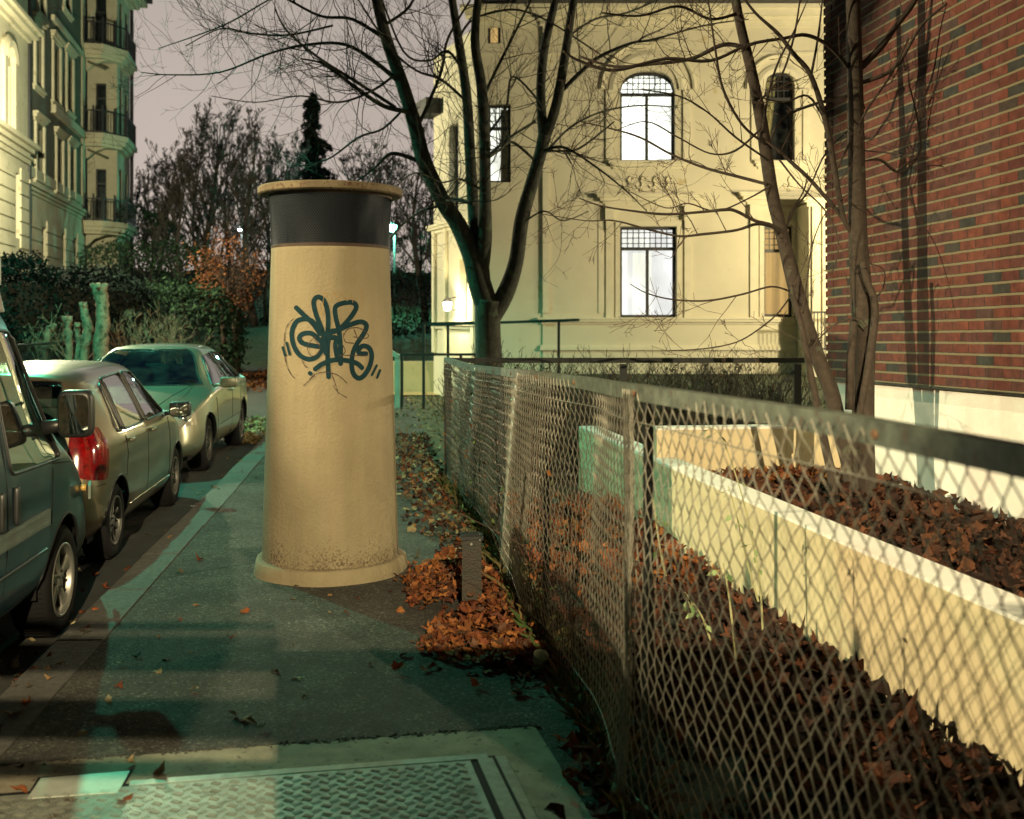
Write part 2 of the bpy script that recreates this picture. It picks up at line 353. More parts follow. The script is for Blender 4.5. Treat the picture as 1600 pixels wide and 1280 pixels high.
far = LW0+(LW0-LW1)*0.55
near = LW1+(LW1-LW0)*0.95
wall_thing('low_wall', (near.x+0.2*LWD.y*-1*0, near.y), (far.x, far.y), -0.2, 0.65, -0.20, 'long low cream garden wall with its lamplit top coloured white running behind the wire fence', M['cream_render'], M['white_paint'])  # white top colour stands in for the strong lamplight falling on it
wall_thing('cross_wall', (1.16, 8.46), (2.71, 8.66), 0.0, 0.885, 0.16, 'short cream cross wall joining the low wall to the brick building', M['cream_render'], M['white_paint'])

# brick material: courses 75 mm, deep pale bed joints, thin dark perpends
def brick_mat():
    m = bpy.data.materials.new('brick'); m.use_nodes = True; t = m.node_tree; N = t.nodes; L = t.links; b = N['Principled BSDF']
    c = N.new('ShaderNodeTexCoord'); sp = N.new('ShaderNodeSeparateXYZ'); L.new(c.outputs['Object'], sp.inputs[0])
    ad = node(t, 'ShaderNodeMath', operation='ADD'); L.new(sp.outputs['X'], ad.inputs[0]); L.new(sp.outputs['Y'], ad.inputs[1])
    cb = N.new('ShaderNodeCombineXYZ'); L.new(ad.outputs[0], cb.inputs[0]); L.new(sp.outputs['Z'], cb.inputs[1])
    wn = N.new('ShaderNodeTexNoise'); wn.inputs['Scale'].default_value = 9; L.new(c.outputs['Object'], wn.inputs['Vector'])
    ws = node(t, 'ShaderNodeVectorMath', operation='SCALE'); ws.inputs['Scale'].default_value = 0.006; L.new(wn.outputs['Color'], ws.inputs[0])
    wa = node(t, 'ShaderNodeVectorMath', operation='ADD'); L.new(cb.outputs[0], wa.inputs[0]); L.new(ws.outputs[0], wa.inputs[1])
    br = N.new('ShaderNodeTexBrick'); L.new(wa.outputs[0], br.inputs['Vector'])
    br.offset = 0.5; br.inputs['Scale'].default_value = 1; br.inputs['Brick Width'].default_value = 0.178; br.inputs['Row Height'].default_value = 0.075
    br.inputs['Mortar Size'].default_value = 0.0035; br.inputs['Mortar Smooth'].default_value = 0.2; br.inputs['Bias'].default_value = 0.05
    br.inputs['Color1'].default_value = (0, 0, 0, 1); br.inputs['Color2'].default_value = (1, 1, 1, 1); br.inputs['Mortar'].default_value = (0.5, 0.5, 0.5, 1)
    r = N.new('ShaderNodeValToRGB'); L.new(br.outputs['Color'], r.inputs[0])
    E = r.color_ramp.elements; E[0].position = 0.0; E[0].color = (0.14, 0.033, 0.026, 1); E[1].position = 1.0; E[1].color = (0.035, 0.038, 0.036, 1)
    for p, cc in ((0.25, (0.18, 0.050, 0.030)), (0.5, (0.10, 0.024, 0.022)), (0.72, (0.15, 0.040, 0.028)), (0.90, (0.095, 0.032, 0.028)), (0.96, (0.055, 0.040, 0.036))):
        e = E.new(p); e.color = (*cc, 1)
    n = N.new('ShaderNodeTexNoise'); n.inputs['Scale'].default_value = 14; n.inputs['Detail'].default_value = 8; L.new(c.outputs['Object'], n.inputs['Vector'])
    mr = N.new('ShaderNodeMapRange'); mr.inputs['From Min'].default_value = 0.25; mr.inputs['From Max'].default_value = 0.75; mr.inputs['To Min'].default_value = 0.42; mr.inputs['To Max'].default_value = 1.0; L.new(n.outputs[0], mr.inputs[0])
    sc_ = node(t, 'ShaderNodeVectorMath', operation='SCALE'); L.new(r.outputs[0], sc_.inputs[0]); L.new(mr.outputs[0], sc_.inputs['Scale'])
    dv = node(t, 'ShaderNodeMath', operation='DIVIDE'); dv.inputs[1].default_value = 0.075
    s2 = N.new('ShaderNodeSeparateXYZ'); L.new(wa.outputs[0], s2.inputs[0]); L.new(s2.outputs['Y'], dv.inputs[0])
    fr = node(t, 'ShaderNodeMath', operation='FRACT'); L.new(dv.outputs[0], fr.inputs[0])
    gt = N.new('ShaderNodeMapRange'); gt.inputs['From Min'].default_value = 0.77; gt.inputs['From Max'].default_value = 0.81; L.new(fr.outputs[0], gt.inputs[0])
    # perpends only where it is not a bed joint
    m1 = N.new('ShaderNodeMix'); m1.data_type = 'RGBA'; L.new(br.outputs['Fac'], m1.inputs[0]); L.new(sc_.outputs[0], m1.inputs[6]); m1.inputs[7].default_value = (0.02, 0.018, 0.016, 1)
    m2 = N.new('ShaderNodeMix'); m2.data_type = 'RGBA'; L.new(gt.outputs[0], m2.inputs[0]); L.new(m1.outputs[2], m2.inputs[6]); m2.inputs[7].default_value = (0.17, 0.145, 0.09, 1)
    L.new(m2.outputs[2], b.inputs['Base Color']); b.inputs['Roughness'].default_value = 0.85
    mxh = node(t, 'ShaderNodeMath', operation='MAXIMUM'); L.new(br.outputs['Fac'], mxh.inputs[0]); L.new(gt.outputs[0], mxh.inputs[1])
    hh = node(t, 'ShaderNodeMath', operation='MULTIPLY_ADD'); L.new(mxh.outputs[0], hh.inputs[0]); hh.inputs[1].default_value = -1.0; L.new(n.outputs[0], hh.inputs[2])
    bp = N.new('ShaderNodeBump'); bp.inputs['Strength'].default_value = 0.8; bp.inputs['Distance'].default_value = 0.012; L.new(hh.outputs[0], bp.inputs['Height']); L.new(bp.outputs[0], b.inputs['Normal'])
    return m
M['brick'] = brick_mat()
bc = Vector((2.67, 8.89, 0))
bt = empty('brick_building', bc, 'red brick building with a white rendered plinth at the right', 'building')
bt.rotation_euler = (math.radians(-1.0), 0, math.atan2(0.155, 1))      # its courses fall gently away from the camera
mb = MB(); mb.box((3.0, -7.0, 1.262+4.6), (6.0, 14.0, 9.2)); o = mb.build('brick_wall', M['brick'], bt, loc=(0,0,0))
mb = MB()                                  # the corner quoins stand out a few centimetres
z = 1.262+0.0
for i in range(60):
    zz = 1.262+0.075*i+0.029
    mb.box((0.0, -0.05, zz), (0.012, 0.14, 0.052))
    mb.box((0.05, 0.003, zz), (0.12, 0.014, 0.052))
mb.build('corner_bricks', M['brick'], bt, loc=(0,0,0))
mb = MB(); mb.box((3.0-0.09, -0.6, 3.2+0.72), (6.0, 1.2+0.10, 1.45)); 
mb = MB(); mb.box((3.02, -7.0, 0.6), (5.96, 13.96, 1.32)); mb.build('plinth', M['white_paint'], bt, loc=(0,0,0))
mb = MB(); mb.box((3.0, -7.0, 1.2545), (6.02, 14.02, 0.013)); mb.build('damp_course', M['steel_dark'], bt, loc=(0,0,0))

# ------------------------------------------------------------------ ventilation column with graffiti
CX, CY = -1.278, 7.45
colm = empty('ventilation_column', (CX, CY, 0), 'tall tapered cream column with graffiti and a flat round cap on the pavement', 'column')
def stucco():
    m = bpy.data.materials.new('column_render'); m.use_nodes = True; t = m.node_tree; N = t.nodes; L = t.links; b = N['Principled BSDF']
    c = N.new('ShaderNodeTexCoord'); sp = N.new('ShaderNodeSeparateXYZ'); L.new(c.outputs['Object'], sp.inputs[0])
    n = N.new('ShaderNodeTexNoise'); n.inputs['Scale'].default_value = 2.2; n.inputs['Detail'].default_value = 6; L.new(c.outputs['Object'], n.inputs['Vector'])
    r = N.new('ShaderNodeValToRGB'); L.new(n.outputs[0], r.inputs[0])
    r.color_ramp.elements[0].position = 0.3; r.color_ramp.elements[0].color = (0.20, 0.165, 0.100, 1); r.color_ramp.elements[1].position = 0.7; r.color_ramp.elements[1].color = (0.26, 0.220, 0.138, 1)
    mpz = N.new('ShaderNodeMapping'); mpz.inputs['Scale'].default_value = (9, 9, 0.7); L.new(c.outputs['Object'], mpz.inputs[0])
    ns = N.new('ShaderNodeTexNoise'); ns.inputs['Scale'].default_value = 1.6; ns.inputs['Detail'].default_value = 7; L.new(mpz.outputs[0], ns.inputs['Vector'])
    rs = N.new('ShaderNodeMapRange'); rs.inputs['From Min'].default_value = 0.35; rs.inputs['From Max'].default_value = 0.7; rs.inputs['To Min'].default_value = 1.03; rs.inputs['To Max'].default_value = 0.92; L.new(ns.outputs[0], rs.inputs[0])
    vsc = node(t, 'ShaderNodeVectorMath', operation='SCALE'); L.new(r.outputs[0], vsc.inputs[0]); L.new(rs.outputs[0], vsc.inputs['Scale'])
    # splash-back dirt round the foot and fine speckle
    n2 = N.new('ShaderNodeTexNoise'); n2.inputs['Scale'].default_value = 70; n2.inputs['Detail'].default_value = 10; L.new(c.outputs['Object'], n2.inputs['Vector'])
    mr = N.new('ShaderNodeMapRange'); mr.inputs['From Min'].default_value = 0.08; mr.inputs['From Max'].default_value = 0.42; mr.inputs['To Min'].default_value = 0.20; mr.inputs['To Max'].default_value = -0.18; L.new(sp.outputs['Z'], mr.inputs[0])
    n5 = N.new('ShaderNodeTexNoise'); n5.inputs['Scale'].default_value = 5; L.new(c.outputs['Object'], n5.inputs['Vector'])
    a0 = node(t, 'ShaderNodeMath', operation='MULTIPLY_ADD'); L.new(n5.outputs[0], a0.inputs[0]); a0.inputs[1].default_value = 0.35; L.new(mr.outputs[0], a0.inputs[2])
    a = node(t, 'ShaderNodeMath', operation='ADD'); L.new(a0.outputs[0], a.inputs[0]); L.new(n2.outputs[0], a.inputs[1])
    gz = N.new('ShaderNodeMapRange'); gz.inputs['From Min'].default_value = 0.76; gz.inputs['From Max'].default_value = 1.0; L.new(a.outputs[0], gz.inputs[0])
    mk = N.new('ShaderNodeMapRange'); mk.inputs['From Min'].default_value = 0.095; mk.inputs['From Max'].default_value = 0.10; L.new(sp.outputs['Z'], mk.inputs[0])
    ml = node(t, 'ShaderNodeMath', operation='MULTIPLY'); L.new(gz.outputs[0], ml.inputs[0]); L.new(mk.outputs[0], ml.inputs[1])
    m2 = node(t, 'ShaderNodeMath', operation='MULTIPLY'); L.new(ml.outputs[0], m2.inputs[0]); m2.inputs[1].default_value = 0.85
    mx = N.new('ShaderNodeMix'); mx.data_type = 'RGBA'; L.new(m2.outputs[0], mx.inputs[0]); L.new(vsc.outputs[0], mx.inputs[6]); mx.inputs[7].default_value = (0.05, 0.025, 0.017, 1)
    n4 = N.new('ShaderNodeTexNoise'); n4.inputs['Scale'].default_value = 90; n4.inputs['Detail'].default_value = 4; L.new(c.outputs['Object'], n4.inputs['Vector'])
    g4 = N.new('ShaderNodeMapRange'); g4.inputs['From Min'].default_value = 0.69; g4.inputs['From Max'].default_value = 0.73; g4.inputs['To Max'].default_value = 0.5; L.new(n4.outputs[0], g4.inputs[0])
    mx2 = N.new('ShaderNodeMix'); mx2.data_type = 'RGBA'; L.new(g4.outputs[0], mx2.inputs[0]); L.new(mx.outputs[2], mx2.inputs[6]); mx2.inputs[7].default_value = (0.10, 0.065, 0.035, 1)
    L.new(mx2.outputs[2], b.inputs['Base Color']); b.inputs['Roughness'].default_value = 0.92
    n3 = N.new('ShaderNodeTexNoise'); n3.inputs['Scale'].default_value = 45; n3.inputs['Detail'].default_value = 9; n3.inputs['Roughness'].default_value = 0.7; L.new(c.outputs['Object'], n3.inputs['Vector'])
    bp = N.new('ShaderNodeBump'); bp.inputs['Strength'].default_value = 0.8; bp.inputs['Distance'].default_value = 0.015; L.new(n3.outputs[0], bp.inputs['Height']); L.new(bp.outputs[0], b.inputs['Normal'])
    return m
M['column_render'] = stucco()
def crad(z):      # body radius
    if z < 0.12: return 0.486
    t = (z-0.12)/(2.25-0.12); return 0.474+(0.411-0.474)*t
n = 96
mb = MB(); mb.lathe([(crad(0.06), 0.06)]+[(crad(z), z) for z in frange(0.12, 2.24, 0.06)]+[(0.411, 2.25), (0.30, 2.252)], n=n); mb.build('column_body', M['column_render'], colm, True, loc=(0,0,0))
mb = MB(); mb.lathe([(0.536, -0.02), (0.530, 0.03), (0.520, 0.085), (0.508, 0.096), (0.47, 0.102)], n=n)
mb.v = [(x*(1+0.012*math.sin(9*math.atan2(y, x))+rnd.uniform(-0.004, 0.004)), y*(1+0.012*math.sin(7*math.atan2(y, x))), z) for x, y, z in mb.v]
mb.build('base_ring', M['column_render'], colm, True, loc=(0,0,0))
M['cap'] = mat('cap_concrete', (0.22, 0.175, 0.105), 0.9, dark=(0.13, 0.10, 0.06), scale=5, bump=0.5, bscale=70, spots=((0.12,0.07,0.045), 42, 0.55))
mb = MB(); mb.lathe([(0.0, 2.618), (0.49, 2.618), (0.503, 2.626), (0.505, 2.664), (0.495, 2.674), (0.0, 2.69)], n=n); mb.build('cap', M['cap'], colm, False, loc=(0,0,0))
# dark gauze band: a perforated sleeve over dark louvres
mb = MB(); mb.lathe([(0.385, 2.25), (0.405, 2.62)], n=n)
for k in range(16):
    a = 2*math.pi*k/16+0.1
    mb.box((0.385*math.cos(a), 0.385*math.sin(a), 2.435), (0.03, 0.02, 0.37), a)
mb.build('vent_core', mat('matt_black', (0.006, 0.007, 0.010), 0.95, spec=0.05), colm, False, loc=(0,0,0))
mb = MB(); nn = 300; vs = []; rows = 30
# woven gauze: thin slanting wires both ways
for sgn in (1, -1):
    for k in range(230):
        pts = []
        for i in range(7):
            t = i/6; z = 2.255+0.36*t; r = 0.409+0.017*t*t+0.0012*sgn
            a = 2*math.pi*k/230+sgn*t*0.42; pts.append((r*math.cos(a), r*math.sin(a), z))
        mb.tube(pts, 0.0013, 3, False)
mb.build('vent_gauze', mat('gauze', (0.030, 0.040, 0.055), 0.5, metal=0.3), colm, False, loc=(0,0,0))
mb = MB(); mb.lathe([(0.412, 2.245), (0.414, 2.262), (0.408, 2.268)], n=n); mb.lathe([(0.428, 2.6), (0.430, 2.617)], n=n)
mb.build('vent_rim', mat('rust_rim', (0.055, 0.035, 0.025), 0.8, var=0.4, scale=20), colm, False, loc=(0,0,0))
# graffiti: painted strokes lying on the curved render
def on_col(px, py, off=0.002):
    dx = (px-HX)/F; dz = (HY-py)/F; y = CY-0.45
    for _ in range(6):
        z = EYE+dz*y; r = crad(z)+off
        A = dx*dx+1; B = -2*(dx*CX+CY); C = CX*CX+CY*CY-r*r; D = max(0, B*B-4*A*C); y = (-B-math.sqrt(D))/(2*A)
    return Vector((dx*y-CX, y-CY, EYE+dz*y))
def smooth(pts, n=6):
    P = [pts[0]]+list(pts)+[pts[-1]]; out = []
    for i in range(1, len(P)-2):
        a, b, c, d = [np.array(q, float) for q in P[i-1:i+3]]
        for k in range(n):
            t = k/n; out.append(0.5*((2*b)+(-a+c)*t+(2*a-5*b+4*c-d)*t*t+(-a+3*b-3*c+d)*t**3))
    out.append(np.array(pts[-1], float)); return out
zz0 = lambda p: (380+p[0]/3.764, 260+p[1]/3.764)
def stroke(mb, pts, wpx, off=0.002, ragged=0.0):
    P = smooth([zz0(p) for p in pts], 8); L = []; R = []
    for i, p in enumerate(P):
        t = P[min(i+1, len(P)-1)]-P[max(i-1, 0)]; l = np.hypot(*t) or 1; nn_ = np.array((-t[1], t[0]))/l
        h = wpx/2*(1+ragged*rnd.uniform(-1, 1))
        L.append(on_col(*(p+nn_*h), off)); R.append(on_col(*(p-nn_*h), off))
    k = len(P); mb.add(L+R, [(i, i+1, k+i+1, k+i) for i in range(k-1)])
    for p in (P[0], P[-1]):      # rounded ends
        c = on_col(*p, off); ring = [on_col(p[0]+wpx/2*math.cos(a*0.5236), p[1]+wpx/2*math.sin(a*0.5236), off+0.0003) for a in range(12)]
        mb.add([c]+ring, [(0, i+1, (i+1) % 12+1) for i in range(12)])
mb = MB(); W_ = 7.6
ST = [[(495,1050),(455,940),(425,860),(415,795),(440,768),(475,790),(495,850),(500,930),(492,1040),(498,1140),(502,1238)],
 [(312,832),(360,878),(410,925),(452,985)],
 [(450,960),(400,908),(350,898),(308,920),(286,980),(296,1050),(330,1108),(380,1134),(430,1122),(468,1075)],
 [(462,1035),(405,985),(352,985),(330,1010),(350,1040),(410,1055),(465,1062)],
 [(495,1100),(500,1030),(518,975),(545,965)], [(510,1010),(545,1010),(542,1060),(552,1118)],
 [(573,1160),(572,1050),(562,960),(545,890),(542,830),(580,806),(640,800),(665,822),(650,862),(600,925),(560,962)],
 [(505,980),(560,962),(620,935),(690,914),(725,936),(710,982),(670,1042),(645,1100),(638,1170),(650,1222),(680,1246),(712,1228),(745,1172),(756,1110),(740,1068),(705,1056),(680,1078),(685,1100),(722,1102)],
 [(424,1192),(470,1160),(540,1138),(620,1144),(670,1160),(698,1184)], [(470,1010),(480,1060),(488,1100)]]
for i, s_ in enumerate(ST): stroke(mb, s_, W_, 0.002+0.0004*i, 0.03)
for s_ in ([(232,1065),(246,1112)], [(255,1038),(273,1106)], [(785,1172),(758,1226)], [(805,1200),(788,1242)]): stroke(mb, s_, 3.9, 0.0068)
stroke(mb, [(392,1216),(397,1220)], 6.5, 0.0068)
mb.build('graffiti', M['graffiti'], colm, False, loc=(0,0,0))
mb = MB()
for s_ in ([(295,895),(252,950),(240,1050),(250,1150),(275,1215),(302,1247)], [(590,1000),(615,958),(680,950),(737,992),(715,1012),(650,1002)], [(650,955),(668,1000)],
           [(590,985),(600,1030),(650,1040)], [(430,1000),(395,1030),(378,1070),(400,1115),(440,1100),(450,1060),(420,1020)], [(345,1140),(360,1170),(378,1185)],
           [(390,1250),(430,1220),(490,1210),(560,1230),(610,1275)], [(355,1290),(420,1230)], [(560,1110),(650,1112),(730,1112)], [(585,1050),(600,1090),(570,1120)],
           [(530,1290),(560,1330),(610,1360)], [(520,1215),(545,1290),(560,1335)]):
    stroke(mb, s_, 1.1, 0.0058, 0.5)
mb.build('scribble', M['marker'], colm, False, loc=(0,0,0))
mb = MB()
for s_ in ([(440,800),(460,870),(480,740),(515,800),(535,735),(560,790),(570,740),(610,790),(635,755),(645,800)], [(700,730),(705,790)], [(700,800),(697,850)]): stroke(mb, s_, 0.9, 0.0052, 0.5)
mb.build('scribble', M['ochre_marker'], colm, False, loc=(0,0,0))

# ------------------------------------------------------------------ wire fence along the pavement
def frame_at(y):
    a = Vector((fence_x(y-0.05), y-0.05, 0)); b = Vector((fence_x(y+0.05), y+0.05, 0)); d = (b-a).normalized(); return Vector((fence_x(y), y, 0)), d, Vector((-d.y, d.x, 0))
def rail_z(y):
    P = [(0, 1.54), (1.84, 1.533), (3.67, 1.526), (4.12, 1.51), (4.68, 1.495), (5.84, 1.467), (7.2, 1.42), (9.6, 1.34), (11.3, 1.35)]
    for (a, xa), (b, xb) in zip(P, P[1:]):
        if y <= b: return xa+(xb-xa)*(y-a)/(b-a)
    return P[-1][1]
fe = empty('wire_fence', (fence_x(11.3), 11.3, 0), 'chain link fence with a flat grey top rail curving along the pavement', 'fence')
mb = MB(); ys_ = frange(0.3, 11.3, 0.22); vs = []
prof = [(-0.022, -0.055), (-0.022, 0.0), (0.022, 0.0), (0.022, -0.006), (-0.014, -0.006), (-0.014, -0.055)]
for y in ys_:
    p, d, nn_ = frame_at(y); z = rail_z(y)
    for (u, v) in prof: vs.append(p+nn_*(-u)+Vector((0, 0, z+v)))
k = len(prof); mb.add(vs, [(i*k+j, i*k+(j+1) % k, (i+1)*k+(j+1) % k, (i+1)*k+j) for i in range(len(ys_)-1) for j in range(k)]+[tuple(range(k)), tuple(range(len(vs)-1, len(vs)-1-k, -1))])
mb.build('top_rail', M['steel_grey'], fe)
mb = MB()
for y in (1.2, 2.3, 3.67, 4.9, 5.75, 6.9, 7.9, 9.0, 9.7, 10.6):
    p, d, nn_ = frame_at(y); mb.tube([p+nn_*0.021+Vector((0,0,rail_z(y)-0.03)), p+nn_*0.028+Vector((0,0,rail_z(y)-0.03))], 0.011, 8)
mb.build('rail_bolts', mat('rust', (0.14, 0.07, 0.035), 0.8, var=0.4, scale=40), fe)
for i, y in enumerate((1.1, 3.67, 5.75, 7.9, 9.7, 11.27)):
    p, d, nn_ = frame_at(y); mb = MB(); zt = rail_z(y)-0.01
    mb.box(p+Vector((0,0,zt/2-0.05))-nn_*0.02, (0.034, 0.008, zt+0.1), math.atan2(d.y, d.x))
    mb.box(p+Vector((0,0,zt/2-0.05))-nn_*0.04+d*0.022, (0.008, 0.030, zt+0.1), math.atan2(d.y, d.x))
    mb.build('post', M['steel_dark'], fe)
# woven mesh
mb = MB(); PW = 0.034; HH = 0.043; y = 0.5; i = 0
arc = [0.0]; ya = frange(0.4, 11.28, 0.02)
for a, b in zip(ya, ya[1:]): arc.append(arc[-1]+math.hypot(b-a, fence_x(b)-fence_x(a)))
tot = arc[-1]; nw = int(tot/PW)
def bulge(y, z): return 0.022*math.sin(2.1*y+1.3*z)+0.012*math.sin(5.3*y+4*z)+0.02*math.exp(-((z-0.4)/0.3)**2)*math.sin(1.3*y)
R_ = 0.00235
for i in range(nw):
    for_ = []; s0 = (i+0.5)*PW; k = 0; zt = None
    nseg = int(1.47/HH)
    for q in range(nseg+1):
        ss = s0+(PW/2+0.0015)*(1 if (q+i) % 2 else -1)+0.004*math.sin(q*1.7+i*0.3)*0.5
        y = float(np.interp(ss, arc, ya)); 
        if zt is None: zt = rail_z(y)-0.02
        z = zt-q*HH*(zt-0.0)/1.47
        p, d, nn_ = (Vector((fence_x(y), y, 0)), None, Vector((-0.98, -0.19, 0)))
        for_.append(p+nn_*(0.018+bulge(y, z)+0.0032*(1 if q % 2 else -1))+Vector((0, 0, z)))
    r = R_*(1.0 if s0 < 30 else 1)
    # double twisted strip where two rolls overlap
    mb.tube(for_, r, 4 if s0 < 6 else 3, False)
for rep in range(2):   # overlap of two rolls by the third post
    for i in range(11):
        y0 = 3.66+0.01+i*0.012+rep*0.004; pts = []
        for q in range(int(1.45/HH)+1):
            z = rail_z(y0)-0.02-q*HH; yy = y0+(0.009 if (q+i) % 2 else -0.009)
            pts.append(Vector((fence_x(yy)-0.03-bulge(yy, z)*0.98-0.006*rep-0.002*(q % 2), yy, z)))
        if i % 3 == 0: mb.tube(pts, 0.0026, 4, False)
for z in (0.12, 1.40):     # straining wires
    mb.tube([Vector((fence_x(y)-0.02-0.98*bulge(y, z*rail_z(y)/1.5), y, z*rail_z(y)/1.53)) for y in frange(0.4, 11.2, 0.2)], 0.002, 4, False)
mb.build('chain_mesh', M['wire'], fe, True)
# dark fence returning towards the house
df = empty('garden_fence', (-0.69, 11.3, 0), 'black metal framed wire fence in front of the bare hedge', 'fence')
A = Vector((-0.69, 11.34, 0)); B = Vector((3.05, 11.2, 0)); D_ = (B-A).normalized()
mb = MB(); mb.bar(A+Vector((0,0,1.315)), B+Vector((0.14,0,1.322)), 0.03, 0.055); mb.build('top_rail', M['steel_dark'], df)
mb = MB(); mb.bar(A+Vector((0,0,0.10)), B+Vector((0.14,0,0.10)), 0.03, 0.03); mb.build('bottom_rail', M['steel_dark'], df)
for s_ in (0.0, 1.88, 3.72):
    mb = MB(); p = A+D_*s_; mb.box(p+Vector((0,0,0.63)), (0.075, 0.04, 1.30)); mb.build('post', M['steel_dark'], df)
mb = MB()
for i in range(int(3.74/0.06)):
    for sg in (1, -1):
        a = 0.03+i*0.06
        pts = [A+D_*max(0, min(3.74, a+sg*zz*0.9-(0.55 if sg > 0 else -0.55)))+Vector((0, 0.004*sg, 0.12+zz)) for zz in (0, 1.17)]
        mb.tube(pts, 0.0022, 3, False)
mb.build('chain_mesh', M['steel_dark'], df)

# ------------------------------------------------------------------ unseen screen added behind the camera to cut the sodium light into bands
bf = empty('light_screen', (0.27, -1.2, 0), 'unseen slatted screen added behind the camera to cut the sodium light into bands', 'fence')
mb = MB()
for (z0, z1) in ((0.0, 2.316), (2.466, 2.51), (2.586, 2.721), (2.84, 2.995), (3.037, 3.07)): mb.box((-4.085, -1.2, (z0+z1)/2), (8.72, 0.02, z1-z0))
mb.build('slats', M['stump'], bf)
mb = MB()
for i in range(26): mb.box((0.33+i*0.122, -1.2, 1.46+rnd.uniform(-0.01, 0.01)), (0.119, 0.024, 2.93))
mb.build('boards', M['stump'], bf)

# ------------------------------------------------------------------ small steel post and cup in the leaves
bo = empty('bollard', (-0.245, 6.42, 0), 'short dark square metal post standing in the orange leaf pile', 'post')
mb = MB(); mb.box((0,0,0.20), (0.118, 0.105, 0.44), 0.05); mb.build('shaft', mat('post_paint', (0.008, 0.015, 0.011), 0.55, dark=(0.03,0.018,0.010), scale=9, bump=0.4, bscale=60), bo, loc=(0,0,0))
mb = MB(); mb.box((0,0,0.434), (0.138, 0.125, 0.022), 0.05); mb.box((0,0,0.450), (0.110, 0.10, 0.012), 0.05, taper=0.8); mb.build('cap', M['steel_dark'], bo, loc=(0,0,0))
mb = MB(); mb.tube([(0,-0.056,0.40), (0,-0.066,0.40)], 0.008, 8); mb.tube([(0.052,-0.063,0.425), (0.052,-0.068,0.425)], 0.005, 8); mb.build('bolt', M['rim'], bo, loc=(0,0,0))
mb = MB(); mb.lathe([(0.0, 0.0), (0.028, 0.0), (0.036, 0.085), (0.038, 0.088), (0.034, 0.086), (0.026, 0.006)], n=20)
cup = mb.build('cup', M['cup'], None, True); cup.location = gr(840, 1045, 0.03); cup.rotation_euler = (0.35, 0.2, 0)
tag(cup, 'crumpled greenish plastic cup lying at the edge of the leaf pile', 'cup')

# ------------------------------------------------------------------ steel hatch in the pavement, bottom of the frame
e1 = Vector((0.983, 0.184, 0)); e2 = Vector((0.215, -0.977, 0)); HC = Vector((-0.152, 4.18, 0))
def hq(mb, u0, u1, v0, v1, z0, z1, m=0):
    vs = [HC+e1*u+e2*v+Vector((0,0,z)) for z in (z0, z1) for (u, v) in ((u0,v0),(u1,v0),(u1,v1),(u0,v1))]
    mb.add(vs, [(3,2,1,0), (4,5,6,7), (0,1,5,4), (1,2,6,5), (2,3,7,6), (3,0,4,7)], m)
def quadstrip(name, parts, z0, z1, m, parent=None):
    mb = MB()
    for p in parts: hq(mb, *p, z0, z1)
    return mb.build(name, m, parent)
tag(quadstrip('hatch_surround', [(-1.93, 0.32, -0.30, 2.2)], -0.05, 0.006, M['concrete']), kind='structure')
mb = MB()
for i in range(420):      # crumbling tarmac edge along the concrete surround
    u = rnd.uniform(-1.9, 0.34); v = -0.305+rnd.gauss(0, 0.012); s_ = rnd.uniform(0.006, 0.02); rb_ = HC+e1*u+e2*v+Vector((0, 0, 0.004))
    mb.box(rb_, (s_, s_*0.8, s_*0.7), rz=rnd.uniform(0, 3), taper=0.6)
tag(mb.build('asphalt_crumbs', M['asphalt']), kind='stuff')
mb = MB()
for pts in ([(250,905),(310,893),(360,886),(402,878)], [(628,905),(660,912),(700,930)], [(640,1005),(700,1010),(760,1003)], [(215,990),(212,1040),(205,1060)]):
    P = [gr(*p_) for p_ in pts]; Q = [Vector(q) for q in smooth([tuple(p_) for p_ in P], 7)]
    L_ = []; R__ = []
    for q in Q: o_ = rnd.uniform(-0.006, 0.006); w__ = rnd.uniform(0.002, 0.006); L_.append(q+Vector((o_, o_+w__, 0.002))); R__.append(q+Vector((o_, o_-w__, 0.002)))
    k = len(Q); mb.add(L_+R__, [(i, i+1, k+i+1, k+i) for i in range(k-1)])
tag(mb.build('pavement_cracks', M['rubber']), kind='structure')
ha = empty('access_hatch', HC, 'steel hatch with a raised tread pattern set flush in the pavement', 'hatch')
quadstrip('frame', [(-1.30, 0.06, -0.045, 0.0), (0.015, 0.075, 0.0, 2.0), (0.09, 0.13, -0.01, 2.0)], 0.003, 0.012, M['tread_bar'], ha)
quadstrip('gap', [(-1.88, 0.09, -0.03, 2.0)], -0.01, 0.0075, M['rubber'], ha)
quadstrip('plate', [(-1.88, -0.015, 0.0, 2.0)], 0.0, 0.0100, M['tread'], ha)
mb = MB(); ang = math.atan2(e1.y, e1.x)
sx = 0.066; 
for a in range(-40, 1):
    for b in range(0, 22):
        u = (a)*sx+((b % 2)*sx/2)-0.06; v = 0.035+b*0.033
        if u > -0.045 or u < -1.84 or v > 0.72: continue
        c = HC+e1*u+e2*v; r = ang+(0.5 if b % 2 else -0.55)
        for q in (-1.5, -0.5, 0.5, 1.5):
            d = Vector((math.cos(r), math.sin(r), 0)); pz = Vector((-d.y, d.x, 0))
            mb.box(c+d*q*0.0095+Vector((0,0,0.0115)), (0.0045, 0.027, 0.0035), math.atan2(d.y, d.x), taper=0.7)
mb.build('tread_bars', M['tread_bar'], ha)
cp = empty('cover_plate', gr(125, 1230), 'small smooth pale metal lid beside the tread hatch', 'lid')
def pq(pts, z0, z1, nm, m, par):
    mb = MB(); P = [gr(*p) for p in pts]; mb.add([p+Vector((0,0,z0)) for p in P]+[p+Vector((0,0,z1)) for p in P], [(0,1,2,3), (7,6,5,4), (0,4,5,1), (1,5,6,2), (2,6,7,3), (3,7,4,0)]); return mb.build(nm, m, par)
